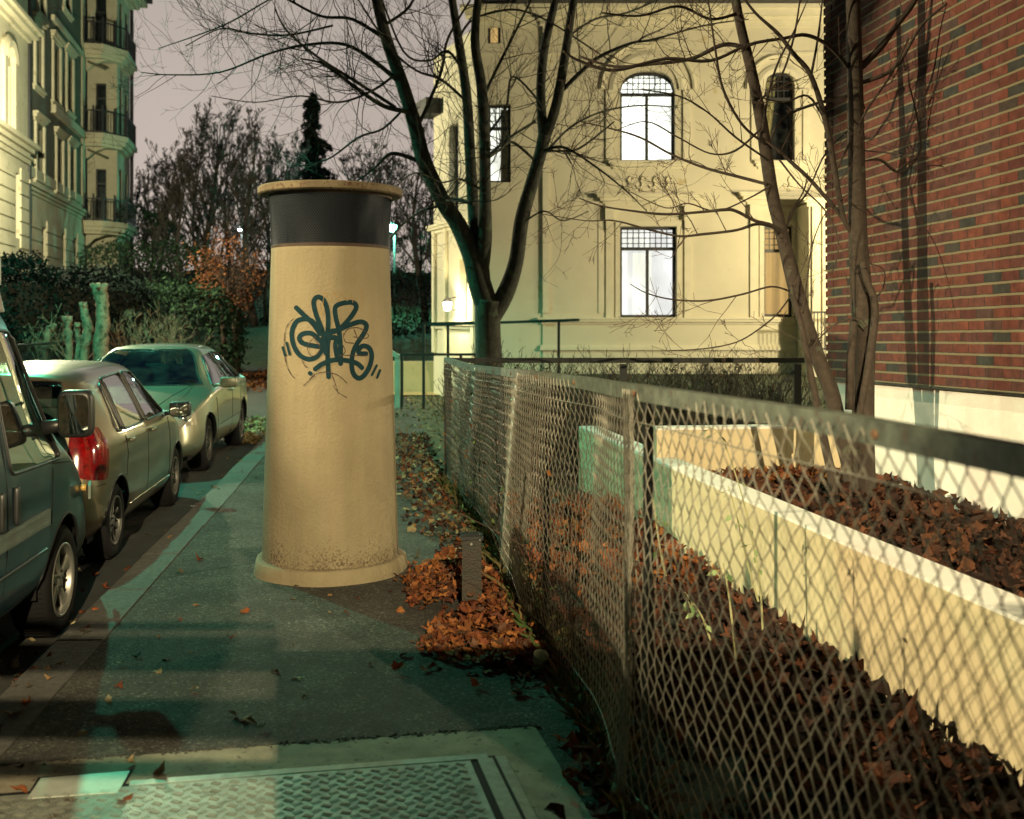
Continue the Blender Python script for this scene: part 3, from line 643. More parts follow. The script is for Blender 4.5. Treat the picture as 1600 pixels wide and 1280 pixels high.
pq([(60,1218),(208,1206),(186,1246),(36,1256)], 0.0, 0.0085, 'rim', M['rubber'], cp)
pq([(64,1221),(203,1209),(184,1243),(42,1253)], 0.003, 0.0125, 'lid', mat('lid_steel', (0.50, 0.55, 0.48), 0.55, metal=0.3, var=0.15, scale=12), cp)
# ------------------------------------------------------------------ cars: a smooth shell from stations, cut into paint, glass and lamps
def bs_eval(C, n):     # clamped uniform cubic B-spline along axis 0
    C = np.concatenate([C[:1], C[:1], C, C[-1:], C[-1:]]); m = len(C)-3; out = []
    for i in range(n):
        u = i/(n-1)*m; k = min(int(u), m-1); t = u-k
        b = ((1-t)**3/6, (3*t**3-6*t*t+4)/6, (-3*t**3+3*t*t+3*t+1)/6, t**3/6)
        out.append(sum(b[j]*C[k+j] for j in range(4)))
    return np.array(out)
def st(x, zb, wb, zm, wm, zbelt, wbelt, zsh, wsh, ztop, lean=0.0, zl=0.6):
    P = [(wb*0.86, zb), (wb, zb+0.10), (wm, zm), (wbelt+0.006, zbelt-0.05), (wbelt, zbelt), ((wbelt+wsh)/2+0.008, (zbelt+zsh)/2), (wsh, zsh), (wsh-0.10 if wsh > 0.2 else wsh*0.8, ztop-0.025), (wsh*0.45, ztop-0.003), (0, ztop)]
    return [(x+lean*max(0, z-zl), y, z) for y, z in P]
def inpoly(px, pz, poly):
    n = len(poly); r = np.zeros(px.shape, bool); j = n-1
    for i in range(n):
        xi, zi = poly[i]; xj, zj = poly[j]
        c = ((zi > pz) != (zj > pz)) & (px < (xj-xi)*(pz-zi)/(zj-zi+1e-12)+xi); r ^= c; j = i
    return r
def near_poly(x, z, poly):
    bd = 9; bp = (x, z)
    for i in range(len(poly)):
        a = np.array(poly[i]); b = np.array(poly[(i+1) % len(poly)]); d = b-a; t = np.clip(np.dot((x, z)-a, d)/np.dot(d, d), 0, 1); p = a+d*t
        dd = math.hypot(x-p[0], z-p[1])
        if dd < bd: bd = dd; bp = p
    return bd, bp
def rpoly(poly, n=5, r=0.045):       # round the corners of a window outline
    out = []; k = len(poly)
    for i in range(k):
        p = np.array(poly[i], float); a = np.array(poly[i-1], float)-p; b = np.array(poly[(i+1) % k], float)-p
        ra = min(r, np.hypot(*a)*0.4); rb = min(r, np.hypot(*b)*0.4); a = p+a/np.hypot(*a)*ra; b = p+b/np.hypot(*b)*rb
        for q in range(n+1):
            t = q/n; out.append(tuple((1-t)**2*a+2*t*(1-t)*p+t*t*b))
    return out
def mn(*a): return np.minimum.reduce(a)
class Car:
    def __init__(s, stations, NU=190, NV=64):
        C = np.array(stations, float); G = bs_eval(C, NU); G = bs_eval(G.transpose(1, 0, 2), NV).transpose(1, 0, 2)
        s.G = G; s.NU = NU; s.NV = NV
    def side_y(s, x, z):
        d = (s.G[:, :, 0]-x)**2+(s.G[:, :, 2]-z)**2+0.02*(s.G[:, :, 1] < 0.35); i = np.unravel_index(np.argmin(d), d.shape); return s.G[i][1]
    def top_z(s, x, y):
        d = (s.G[:, :, 0]-x)**2+(s.G[:, :, 1]-y)**2+0.5*(s.G[:, :, 2] < 0.6); i = np.unravel_index(np.argmin(d), d.shape); return s.G[i][2]
    def front_x(s, y, z, sgn):
        m = s.G[:, :, 0]*sgn > 0; d = (s.G[:, :, 1]-y)**2+(s.G[:, :, 2]-z)**2+5*(~m); i = np.unravel_index(np.argmin(d), d.shape); return s.G[i][0]
def build_car(root, car, sidewins, wheels, wr, ws, rw, paint, zones, trims, seams, sill_z, wheel_fn, hw, low=None):
    """sidewins: outlines in (x,z); wheels: x of the axles; wr: arch radius; ws/rw: windscreen/rear window test; zones: name, test, material"""
    G = car.G; NU, NV = car.NU, car.NV; wz = wr[1]
    nx = np.gradient(G, axis=0); ny = np.gradient(G, axis=1); Nn = np.cross(nx, ny); Nn /= (np.linalg.norm(Nn, axis=2, keepdims=True)+1e-9)
    Nn *= np.sign(np.sum(Nn*(G-np.array([0, 0, 0.8])), axis=2, keepdims=True))
    V_ = [tuple(p) for p in G.reshape(-1, 3)]; NV_ = [tuple(p) for p in Nn.reshape(-1, 3)]
    X = G[..., 0]
    polys = [(i*NV+j, (i+1)*NV+j, (i+1)*NV+j+1, i*NV+j+1) for i in range(NU-1) for j in range(NV-1)]
    def cut(polys, f):        # split the faces along f = 0: (inside, outside)
        A = np.array(V_); vals = list(f(A[:, 0], A[:, 1], A[:, 2])); inn = []; out = []; cache = {}
        for q in polys:
            v = [vals[i] for i in q]
            if min(v) > 0: inn.append(q); continue
            if max(v) <= 0: out.append(q); continue
            pi = []; po = []
            for k in range(len(q)):
                i, j = q[k], q[(k+1) % len(q)]; a_, b_ = vals[i], vals[j]
                (pi if a_ > 0 else po).append(i)
                if (a_ > 0) != (b_ > 0):
                    key = (min(i, j), max(i, j))
                    if key not in cache:
                        t = a_/(a_-b_); cache[key] = len(V_)
                        V_.append(tuple(V_[i][c]+(V_[j][c]-V_[i][c])*t for c in range(3))); NV_.append(tuple(NV_[i][c]+(NV_[j][c]-NV_[i][c])*t for c in range(3))); vals.append(0.0)
                    pi.append(cache[key]); po.append(cache[key])
            if len(pi) > 2: inn.append(tuple(pi))
            if len(po) > 2: out.append(tuple(po))
        return inn, out
    def polyf(p):
        def f(x, y, z):
            best = np.full(x.shape, 9.0)
            for i in range(len(p)):
                ax, az = p[i]; bx, bz = p[(i+1) % len(p)]; dx, dz = bx-ax, bz-az; t = np.clip(((x-ax)*dx+(z-az)*dz)/(dx*dx+dz*dz+1e-12), 0, 1)
                best = np.minimum(best, np.hypot(x-ax-dx*t, z-az-dz*t))
            return np.minimum(np.where(inpoly(x, z, p), best, -best), y-hw*0.5)
        return f
    regs = []; rest = polys
    for axx in wheels: _, rest = cut(rest, lambda x, y, z: np.minimum(wr[0]-np.hypot(x-axx, z-wz), y-hw*0.55))
    for nm, f, m_ in zones:
        inn, rest = cut(rest, f); regs.append((nm, inn, m_, 0.0 if 'light' not in nm else 0.002, nm in ('headlight', 'tail_light')))
    wins = []
    for p in sidewins:
        inn, rest = cut(rest, polyf(p)); wins.append(inn)
    wsf, rest = cut(rest, ws); rwf, rest = cut(rest, rw)
    def emit(fl, name, m_, off=0.0, sides=(1, -1)):
        if not fl: return
        mb = MB()
        for sd in sides:
            used = {}; vs = []; fs = []
            for q in fl:
                f = []
                for i in q:
                    if i not in used:
                        used[i] = len(vs); p = V_[i]; o_ = NV_[i]; vs.append((p[0]+o_[0]*off, (p[1]+o_[1]*off)*sd, p[2]+o_[2]*off))
                    f.append(used[i])
                fs.append(tuple(f[::-1] if sd < 0 else f))
            mb.add(vs, fs)
        return mb.build(name, m_, root, True, loc=(0,0,0))
    emit(rest, 'body', paint); emit(rest, 'interior_lining', M['interior'], -0.03)
    for nm, fl, m_, off, split in regs:
        if split: [emit(fl, nm, m_, off, (sd,)) for sd in (1, -1)]
        else: emit(fl, nm, m_, off)
    for fl in wins:
        for sd in (1, -1): emit(fl, 'side_window', M['carglass'], -0.006, (sd,))
    emit(wsf, 'windscreen', M['carglass'], -0.004); emit(rwf, 'rear_window', M['carglass'], -0.004)
    def edges(fl):            # rubber seal along the open edge of a pane
        cnt = {}
        for q in fl:
            for k in range(len(q)):
                e = (min(q[k], q[(k+1) % len(q)]), max(q[k], q[(k+1) % len(q)])); cnt[e] = cnt.get(e, 0)+1
        return [e for e, c in cnt.items() if c == 1 and not (V_[e[0]][1] < 1e-4 and V_[e[1]][1] < 1e-4)]
    mb = MB()
    for fl in (wsf, rwf):
        for e in edges(fl):
            for sd in (1, -1): mb.tube([(V_[i][0], V_[i][1]*sd, V_[i][2]) for i in e], 0.011, 5, True)
    if mb.v: mb.build('screen_seal', M['black_plastic'], root, True, loc=(0,0,0))
    mb = MB()
    for p in sidewins:
        for sd in (1, -1):
            P = list(p)+[p[0], p[1]]; pts = [(x, sd*(car.side_y(x, z)+0.001), z) for x, z in P]; mb.tube(pts, 0.011, 6, False)
    for axx in wheels:
        for sd in (1, -1):
            pts = []
            for a in range(-10, 191, 8):
                x = axx+wr[0]*math.cos(math.radians(a)); z = wz+wr[0]*math.sin(math.radians(a))
                if z > sill_z-0.02: pts.append((x, sd*(car.side_y(x, z)-0.004), z))
            mb.tube(pts, 0.010, 6, False)
    for line in trims:
        for sd in (1, -1): mb.tube([(x, sd*y, z) for x, y, z in line], 0.010, 6)
    mb.build('window_seals', M['black_plastic'], root, True, loc=(0,0,0))
    mb = MB()
    for line in seams:
        for sd in (1, -1):
            pts = []
            for (xa, za), (xb, zb_) in zip(line, line[1:]):
                for q in range(8): t = q/8; x = xa+(xb-xa)*t; z = za+(zb_-za)*t; pts.append((x, sd*(car.side_y(x, z)+0.0005), z))
            mb.tube(pts, 0.0032, 5)
    mb.build('door_gaps', M['rubber'], root, False, loc=(0,0,0))
    # wheel wells, floor
    mb = MB(); L0, L1 = X.min()+0.12, X.max()-0.12
    mb.box(((L0+L1)/2, 0, sill_z+0.03), (L1-L0, hw*2*0.86, 0.04))
    for axx in wheels:
        for sd in (1, -1):
            vs = []; fs = []
            for a in range(0, 19):
                an = math.radians(-5+a*190/18); c_, s_ = math.cos(an), math.sin(an)
                vs += [(axx+wr[0]*c_*1.01, sd*(hw*0.93), wz+wr[0]*s_*1.01), (axx+wr[0]*c_, sd*(hw*0.52), wz+wr[0]*s_)]
            fs = [(2*i, 2*i+1, 2*i+3, 2*i+2) for i in range(18)]; b = len(vs)
            vs.append((axx, sd*hw*0.52, wz)); fs += [(2*i+1, b, 2*i+3) for i in range(18)]
            mb.add(vs, fs)
    mb.build('underbody', M['rubber'], root, False, loc=(0,0,0))
    for axx in wheels:
        for sd in (1, -1): wheel_fn(root, (axx, sd*(hw-0.03), low or 0), sd)
def wheel(root, c, sd, r=0.315, rr=0.205, wid=0.195, spokes=5, sw=0.030, style='five', m=None):
    """tyre and rim; the outer face looks along y*sd"""
    cx_, cy_, z0 = c; cz_ = r
    R = Matrix.Rotation(math.radians(-90*sd), 3, 'X')     # +z of the profile points outward
    t = bpy.data.objects.new('wheel', None); col.objects.link(t); t.parent = root; t.location = (cx_, cy_, cz_)
    mb = MB(); h = wid
    mb.lathe([(rr*0.97, -h), (rr+0.01, -h+0.004), (r-0.03, -h-0.004), (r-0.004, -h+0.02), (r, -h+0.05), (r, -0.05), (r-0.004, -0.018), (r-0.03, 0.004), (rr+0.035, 0.008), (rr+0.008, 0.0), (rr, -0.012), (rr-0.012, -0.06), (rr-0.02, -h)], n=56, M=R)
    for k in range(70):
        a = 2*math.pi*k/70; mb.box(R@Vector(((r+0.0005)*math.cos(a), (r+0.0005)*math.sin(a), -h/2)), (0.006, 0.005, h*0.8), rot=R@Matrix.Rotation(a, 3, 'Z'))
    mb.build('tyre', M['rubber'], t, True, loc=(0,0,0))
    mb = MB()
    mb.lathe([(rr+0.004, -0.004), (rr+0.003, 0.006), (rr-0.010, 0.006), (rr-0.016, -0.012), (rr-0.022, -0.05), (rr-0.03, -0.14)], n=56, M=R)
    if style == 'cover':
        mb.lathe([(0.0, 0.0), (0.05, 0.002), (rr*0.6, -0.012), (rr*0.75, -0.018)], n=40, M=R)
    else: mb.lathe([(0.0, -0.012), (0.042, -0.012), (0.062, -0.022), (0.07, -0.05)], n=40, M=R)
    for k in range(spokes):
        a = 2*math.pi*k/spokes+0.35; Rz = Matrix.Rotation(a, 3, 'Z')
        prof = [(0.04, sw*1.25), (0.09, sw*0.85), (rr*0.72, sw*0.95), (rr-0.012, sw*1.9)]
        vs = []
        for (x, w_) in prof:
            zt = -0.014-0.012*math.sin(math.pi*(x-0.04)/(rr-0.05)); 
            vs += [R@Rz@Vector((x, -w_, zt-0.008)), R@Rz@Vector((x, -w_*0.7, zt)), R@Rz@Vector((x, w_*0.7, zt)), R@Rz@Vector((x, w_, zt-0.008)), R@Rz@Vector((x, w_, zt-0.04)), R@Rz@Vector((x, -w_, zt-0.04))]
        fs = [(i*6+j, i*6+(j+1) % 6, (i+1)*6+(j+1) % 6, (i+1)*6+j) for i in range(3) for j in range(6)]; mb.add(vs, fs)
    mb.build('rim', m or M['rim'], t, True, loc=(0,0,0))
    mb = MB(); mb.lathe([(0.0, -0.075), (rr-0.06, -0.075), (rr-0.055, -0.09), (0, -0.09)], n=40, M=R); 
    for k in range(5):
        a = 2*math.pi*k/5+0.1; mb.tube([R@Vector((0.05*math.cos(a), 0.05*math.sin(a), -0.02)), R@Vector((0.05*math.cos(a), 0.05*math.sin(a), -0.006))], 0.009, 6)
    mb.build('brake_disc', M['steel_dark'], t, False, loc=(0,0,0))
    return t
def rb(mb, c, size, n=3, r=0.35, rz=0, rot=None):        # rounded box from a superellipsoid
    vs = []; a_, b_ = 18, 12; R = rot if rot is not None else Matrix.Rotation(rz, 3, 'Z'); c = Vector(c)
    f = lambda t: math.copysign(abs(t)**r, t)
    for i in range(b_+1):
        ph = -math.pi/2+math.pi*i/b_
        for j in range(a_):
            th = 2*math.pi*j/a_
            vs.append(c+R@Vector((size[0]/2*f(math.cos(ph))*f(math.cos(th)), size[1]/2*f(math.cos(ph))*f(math.sin(th)), size[2]/2*f(math.sin(ph)))))
    mb.add(vs, [(i*a_+j, i*a_+(j+1) % a_, (i+1)*a_+(j+1) % a_, (i+1)*a_+j) for i in range(b_) for j in range(a_)])
def mirrors(root, x, y, z, size, shell, facing=-1, arm=0.10):
    for sd in (1, -1):
        mb = MB(); rb(mb, (x, sd*(y+arm+size[1]/2), z), size, r=0.38)
        mb.tube([(x+0.02, sd*(y-0.02), z-size[2]*0.30), (x+0.02, sd*(y+arm+0.04), z-size[2]*0.22)], [size[2]*0.16, size[2]*0.12], 10)
        o = mb.build('wing_mirror', shell, root, True, loc=(0,0,0))
        mb = MB(); k = 20; gy, gz = size[1]*0.42, size[2]*0.41; xx = x+facing*(size[0]*0.5+0.001)
        ring = [(xx, sd*(y+arm+size[1]/2)+gy*math.copysign(abs(math.cos(2*math.pi*i/k))**0.4, math.cos(2*math.pi*i/k)), z+gz*math.copysign(abs(math.sin(2*math.pi*i/k))**0.4, math.sin(2*math.pi*i/k))) for i in range(k)]
        mb.add(ring+[(xx+facing*0.0015, sd*(y+arm+size[1]/2), z)], [(i, (i+1) % k, k) for i in range(k)])
        mb.build('mirror_glass', M['mirror'], o, False, loc=(0,0,0))
def seats(root, xs, y, z, w_=0.46, back=-1):
    for x in xs:
        for yy in y:
            mb = MB(); rb(mb, (x, yy, z+0.10), (0.50, w_, 0.20)); rb(mb, (x+back*0.24, yy, z+0.42), (0.15, w_, 0.58), rot=Matrix.Rotation(-0.2*back*-1, 3, 'Y')); rb(mb, (x+back*0.31, yy, z+0.78), (0.09, 0.26, 0.17))
            mb.build('seat', M['seat_cloth'], root, True, loc=(0,0,0))
def dash(root, x, z, hw, front=1, wheel_y=0.37):
    mb = MB(); rb(mb, (x, 0, z), (0.45, hw*1.75, 0.20), r=0.5); mb.build('dashboard', M['interior'], root, True, loc=(0,0,0))
    mb = MB(); R = Matrix.Rotation(math.radians(65), 3, 'Y'); n = 24; c = Vector((x-front*0.32, wheel_y, z+0.03))
    mb.tube([c+R@Vector((0.185*math.cos(2*math.pi*i/n), 0.185*math.sin(2*math.pi*i/n), 0)) for i in range(n+1)], 0.014, 6, False)
    for a in (0.3, math.pi-0.3, -math.pi/2): mb.tube([c, c+R@Vector((0.18*math.cos(a), 0.18*math.sin(a), 0))], 0.016, 6)
    mb.build('steering_wheel', M['black_plastic'], root, True, loc=(0,0,0))
def handle(root, x, y, z, L=0.19, m=None, vertical=False):
    for sd in (1, -1):
        mb = MB(); rb(mb, (x, sd*(y+0.02), z), (0.04 if vertical else L, 0.028, L if vertical else 0.035), r=0.5); mb.build('door_handle', m or M['black_plastic'], root, True, loc=(0,0,0))
heading = math.atan2(1.0, -0.121)            # along the kerb, away from the camera
def place(root, local, world, ang):
    R = Matrix.Rotation(ang, 3, 'Z'); p = Vector(world)-R@Vector(local); root.location = p; root.rotation_euler = (0, 0, ang)

# --- dark teal van (front at +x, right side on -y)
van = empty('parked_van', (0,0,0), 'dark teal van with a roof rack at the left edge, nearest of the parked vehicles', 'van')
S = []
def lift(z): return z if z < 0.9 else 0.9+(z-0.9)*1.13
def low_(z): return np.where(z < 0.9, z, 0.9+(z-0.9)/1.13)
def V(x, zb, wb, zbelt, wbelt, zsh, wsh, ztop, lean=0, zl=0.9, wm=None):
    zbelt, zsh, ztop = lift(zbelt), lift(zsh), lift(ztop); S.append(st(x, zb, wb, (zb+zbelt)/2, wm or max(wb, wbelt)+0.012, zbelt, wbelt, zsh, wsh, ztop, lean, zl))
V(-2.40, 0.45, 0.02, 0.9, 0.02, 1.5, 0.02, 1.7, 0.06); V(-2.40, 0.40, 0.80, 1.05, 0.80, 1.70, 0.68, 1.88, 0.06); V(-2.37, 0.34, 0.86, 1.07, 0.87, 1.76, 0.74, 1.93, 0.05)
for x in (-2.1, -1.6, -1.1, -0.6, -0.1, 0.3, 0.6): V(x, 0.30, 0.88, 1.08, 0.90, 1.79, 0.76, 1.94)
V(0.80, 0.30, 0.88, 1.08, 0.90, 1.78, 0.755, 1.93); V(0.95, 0.30, 0.88, 1.08, 0.90, 1.74, 0.74, 1.88); V(1.10, 0.30, 0.88, 1.08, 0.895, 1.60, 0.72, 1.72)
V(1.30, 0.30, 0.88, 1.08, 0.89, 1.38, 0.73, 1.47); V(1.50, 0.30, 0.88, 1.06, 0.88, 1.18, 0.76, 1.24); V(1.62, 0.30, 0.87, 1.03, 0.86, 1.09, 0.76, 1.13)
V(1.85, 0.29, 0.86, 0.97, 0.83, 1.03, 0.72, 1.07); V(2.08, 0.28, 0.83, 0.86, 0.80, 0.94, 0.66, 0.97); V(2.22, 0.28, 0.78, 0.66, 0.76, 0.80, 0.60, 0.84); V(2.30, 0.30, 0.66, 0.55, 0.66, 0.62, 0.52, 0.68); V(2.34, 0.36, 0.45, 0.50, 0.45, 0.56, 0.35, 0.60); V(2.34, 0.42, 0.02, 0.48, 0.02, 0.52, 0.01, 0.55)
vc = Car(S, 230, 72)
vw = [rpoly([(x_, lift(z_)) for x_, z_ in p], r=0.07) for p in ([(0.46, 1.07), (1.33, 1.05), (0.90, 1.71), (0.46, 1.73)], [(-0.50, 1.14), (0.30, 1.13), (0.30, 1.72), (-0.50, 1.72)], [(-1.42, 1.14), (-0.60, 1.14), (-0.60, 1.72), (-1.42, 1.72)], [(-2.22, 1.14), (-1.52, 1.14), (-1.52, 1.72), (-2.16, 1.72)])]
def van_wheel(r_, c, sd): wheel(r_, (c[0], c[1], 0), sd, r=0.325, rr=0.215, wid=0.205, spokes=5, sw=0.032)
build_car(van, vc, vw, (1.45, -1.47), (0.385, 0.335),
    lambda x, y, z: (lambda z: mn(z-1.16, 1.80-z, x-0.80, 0.70-0.1*(z-1.16)-y, x-1.38+0.80*(z-1.17)))(low_(z)),
    lambda x, y, z: mn(-2.30-x, low_(z)-1.15, 1.74-low_(z), 0.66-y),
    M['van_paint'], [('bumper', lambda x, y, z: mn(np.abs(x+0.16)-2.04, 0.55-z), M['black_plastic']),
                     ('headlight', lambda x, y, z: mn(x-2.05, z-0.68, 0.88-z, y-0.42), M['clear_lens'])],
    [[(x, 0.905, 0.60) for x in np.linspace(-1.0, 1.02, 12)]], [[(0.40, 0.34), (0.40, 1.72)], [(1.12, 0.72), (1.16, 1.08)], [(-0.55, 0.34), (-0.55, 1.75)], [(1.16, 1.06), (1.72, 1.00)]], 0.30, van_wheel, 0.90)
mb = MB()
for sd in (1, -1):
    mb.box((0.03, sd*0.918, 0.78), (2.0, 0.016, 0.085)); mb.box((1.97, sd*0.885, 0.78), (0.22, 0.016, 0.085), rz=-sd*0.25)
    for k in range(2): mb.box((0.03, sd*0.927, 0.755+0.05*k), (1.98, 0.004, 0.012))
mb.build('side_moulding', mat('moulding', (0.14, 0.17, 0.15), 0.4, metal=0.3, var=0.3, scale=10), van, loc=(0,0,0))
handle(van, 0.50, 0.90, 0.93, 0.20, vertical=True); handle(van, 0.29, 0.90, 0.93, 0.20, vertical=True)
mirrors(van, 1.08, 0.885, 1.35, (0.11, 0.19, 0.27), M['black_plastic'], arm=0.07)
mb = MB()
for sd in (1, -1): mb.tube([(1.93, sd*0.845, 0.80), (1.93, sd*0.875, 0.80)], 0.022, 10)
mb.build('side_indicator', M['amber'], van, True, loc=(0,0,0))
seats(van, (0.42,), (0.42, -0.42), 0.62); seats(van, (-0.75, -1.6), (0.45, -0.45), 0.62); dash(van, 1.18, 1.02, 0.88, wheel_y=0.42)
rk = bpy.data.objects.new('roof_rack', None); col.objects.link(rk); rk.parent = van
mb = MB()
for x in (0.55, -0.35, -1.25):
    mb.box((x, 0, 2.21), (0.05, 1.62, 0.035)); mb.box((x, 0.79, 2.13), (0.06, 0.05, 0.14)); mb.box((x, -0.79, 2.13), (0.06, 0.05, 0.14))
    for sd in (1, -1): mb.tube([(x, sd*0.79, 2.16), (x, sd*0.80, 2.05), (x, sd*0.83, 1.92)], 0.014, 6)
mb.build('rack_bar', M['rim'], rk, loc=(0,0,0))
place(van, (1.45, -0.90, 0), (-2.66, 6.33, -0.13), heading)

# --- tan hatchback
sw_ = empty('parked_hatchback', (0,0,0), 'tan hatchback with a tall red tail light parked between the van and the sedan', 'car')
S = []
def V2(x, zb, wb, zbelt, wbelt, zsh, wsh, ztop, lean=0, zl=0.7, wm=None): S.append(st(x, zb, wb, (zb+zbelt)/2, wm or max(wb, wbelt)+0.012, zbelt, wbelt, zsh, wsh, ztop, lean, zl))
V2(-1.84, 0.38, 0.02, 0.85, 0.02, 1.15, 0.02, 1.25, 0.28); V2(-1.84, 0.34, 0.60, 0.90, 0.62, 1.28, 0.50, 1.42, 0.30); V2(-1.80, 0.28, 0.76, 0.93, 0.74, 1.34, 0.58, 1.47, 0.28)
V2(-1.66, 0.24, 0.82, 0.95, 0.79, 1.38, 0.60, 1.49, 0.22); V2(-1.4, 0.22, 0.84, 0.96, 0.82, 1.40, 0.61, 1.50, 0.1)
for x in (-1.1, -0.7, -0.3, 0.05): V2(x, 0.20, 0.83, 0.95, 0.835, 1.43, 0.60, 1.52)
V2(0.25, 0.20, 0.83, 0.95, 0.835, 1.42, 0.59, 1.51); V2(0.42, 0.20, 0.83, 0.95, 0.83, 1.35, 0.58, 1.44); V2(0.68, 0.20, 0.83, 0.95, 0.82, 1.18, 0.62, 1.26); V2(0.95, 0.20, 0.835, 0.94, 0.81, 1.02, 0.68, 1.07)
V2(1.15, 0.20, 0.84, 0.90, 0.81, 0.96, 0.68, 1.00); V2(1.45, 0.20, 0.83, 0.84, 0.78, 0.88, 0.62, 0.93); V2(1.68, 0.20, 0.78, 0.72, 0.72, 0.80, 0.55, 0.84); V2(1.80, 0.22, 0.66, 0.60, 0.60, 0.66, 0.48, 0.70); V2(1.84, 0.3, 0.4, 0.5, 0.4, 0.55, 0.3, 0.6); V2(1.84, 0.35, 0.02, 0.45, 0.02, 0.5, 0.01, 0.52)
hc = Car(S, 220, 70)
hwn = [rpoly(p, r=0.04) for p in ([(-0.18, 0.99), (0.66, 0.99), (0.16, 1.41), (-0.18, 1.42)], [(-0.98, 0.99), (-0.26, 0.99), (-0.26, 1.42), (-0.92, 1.40)], [(-1.20, 1.0), (-1.03, 0.99), (-0.98, 1.38), (-1.08, 1.34)])]
def sw_wheel(r_, c, sd): wheel(r_, c, sd, r=0.30, rr=0.19, spokes=8, sw=0.016, m=M['rim_dark'])
build_car(sw_, hc, hwn, (1.14, -1.24), (0.345, 0.31),
    lambda x, y, z: mn(x-0.2, z-1.04, 1.455-z, x-1.0+1.55*(z-1.0), 0.66-0.3*(z-1.04)-y),
    lambda x, y, z: mn(-1.5-x, z-1.02, 1.38-z, 0.58-0.2*(z-1.0)-y),
    M['swift_paint'], [('tail_light', lambda x, y, z: mn(z-0.68-0.3*(0.8-y), 1.07+0.25*(0.72-y)-z, -1.46-x-1.6*(z-0.84)**2-0.15*(0.95-z), y-0.60+0.5*(z-0.9)**2*0), M['red_lens']),
                       ('headlight', lambda x, y, z: mn(x-1.40, z-0.66, 0.86-z, y-0.48), M['clear_lens'])],
    [], [[(-0.22, 0.30), (-0.22, 0.97)], [(-1.02, 0.62), (-0.96, 0.80), (-1.02, 0.97)], [(0.72, 0.34), (0.78, 0.80), (0.70, 0.96)], [(-0.90, 0.26), (0.80, 0.26)], [(-1.80, 0.64), (-1.55, 0.64)]], 0.20, sw_wheel, 0.84)
mb = MB()
for sd in (1, -1): mb.tube([(x, sd*(hc.side_y(x, 0.36)-0.003), 0.36) for x in np.linspace(-0.85, 0.75, 10)], 0.014, 6)
mb.build('side_skirt', M['swift_paint'], sw_, True, loc=(0,0,0))
handle(sw_, -0.90, 0.845, 0.90, 0.16, M['swift_paint']); handle(sw_, -0.08, 0.845, 0.90, 0.16, M['swift_paint'])
mirrors(sw_, 0.62, 0.83, 1.02, (0.12, 0.20, 0.15), M['black_plastic'], arm=0.03)
mb = MB(); rb(mb, (-1.845, 0, 0.46), (0.02, 0.52, 0.11), r=0.15); mb.build('number_plate', M['white_paint'], sw_, loc=(0,0,0))
seats(sw_, (-0.10,), (0.37, -0.37), 0.50); seats(sw_, (-0.95,), (0.32, -0.32), 0.50, 0.5); dash(sw_, 0.62, 0.88, 0.78)
place(sw_, (-1.24, -0.84, 0), (-3.10, 8.34, -0.13), heading)

# --- pale sedan facing the camera
sd_ = empty('parked_sedan', (0,0,0), 'pale beige four door sedan facing the camera, farthest of the parked cars', 'car')
S = []
def V3(x, zb, wb, zbelt, wbelt, zsh, wsh, ztop, lean=0, zl=0.7, wm=None): S.append(st(x, zb, wb, (zb+zbelt)/2, wm or max(wb, wbelt)+0.012, zbelt, wbelt, zsh, wsh, ztop, lean, zl))
V3(-2.36, 0.35, 0.02, 0.6, 0.02, 0.8, 0.02, 0.9, 0.1); V3(-2.35, 0.32, 0.60, 0.80, 0.62, 0.95, 0.50, 1.02, 0.1); V3(-2.28, 0.26, 0.76, 0.88, 0.76, 1.0, 0.60, 1.06)
V3(-2.0, 0.22, 0.83, 0.93, 0.80, 1.02, 0.62, 1.07); V3(-1.72, 0.20, 0.85, 0.94, 0.82, 1.05, 0.62, 1.10); V3(-1.45, 0.20, 0.86, 0.94, 0.83, 1.15, 0.58, 1.22); V3(-1.15, 0.20, 0.86, 0.94, 0.84, 1.28, 0.56, 1.36)
for x in (-0.8, -0.4, 0.0): V3(x, 0.20, 0.85, 0.93, 0.85, 1.36, 0.57, 1.455)
V3(0.25, 0.20, 0.85, 0.93, 0.85, 1.35, 0.565, 1.44); V3(0.48, 0.20, 0.85, 0.93, 0.845, 1.27, 0.57, 1.36); V3(0.80, 0.20, 0.85, 0.92, 0.84, 1.10, 0.62, 1.18); V3(1.12, 0.20, 0.86, 0.90, 0.83, 0.96, 0.68, 1.01)
V3(1.35, 0.20, 0.86, 0.86, 0.82, 0.91, 0.66, 0.96); V3(1.7, 0.20, 0.85, 0.80, 0.80, 0.85, 0.62, 0.90); V3(2.02, 0.19, 0.80, 0.72, 0.76, 0.78, 0.56, 0.83); V3(2.22, 0.19, 0.72, 0.60, 0.68, 0.69, 0.50, 0.73); V3(2.32, 0.22, 0.60, 0.48, 0.55, 0.54, 0.42, 0.58); V3(2.34, 0.26, 0.3, 0.42, 0.3, 0.45, 0.25, 0.5); V3(2.34, 0.3, 0.02, 0.4, 0.02, 0.42, 0.01, 0.45)
pc = Car(S, 230, 70)
pw = [rpoly(p, r=0.05) for p in ([(-0.20, 0.965), (0.86, 0.955), (0.34, 1.30), (-0.20, 1.35)], [(-1.05, 0.97), (-0.28, 0.965), (-0.28, 1.35), (-0.70, 1.33)], [(-1.42, 0.985), (-1.10, 0.97), (-0.76, 1.31), (-0.90, 1.28)])]
def pw_wheel(r_, c, sd): wheel(r_, c, sd, r=0.315, rr=0.20, spokes=7, sw=0.02, m=M['rim_dark'])
def head(x, y, z): return mn(x-1.94, z-0.585, 0.745-z, y-0.36)
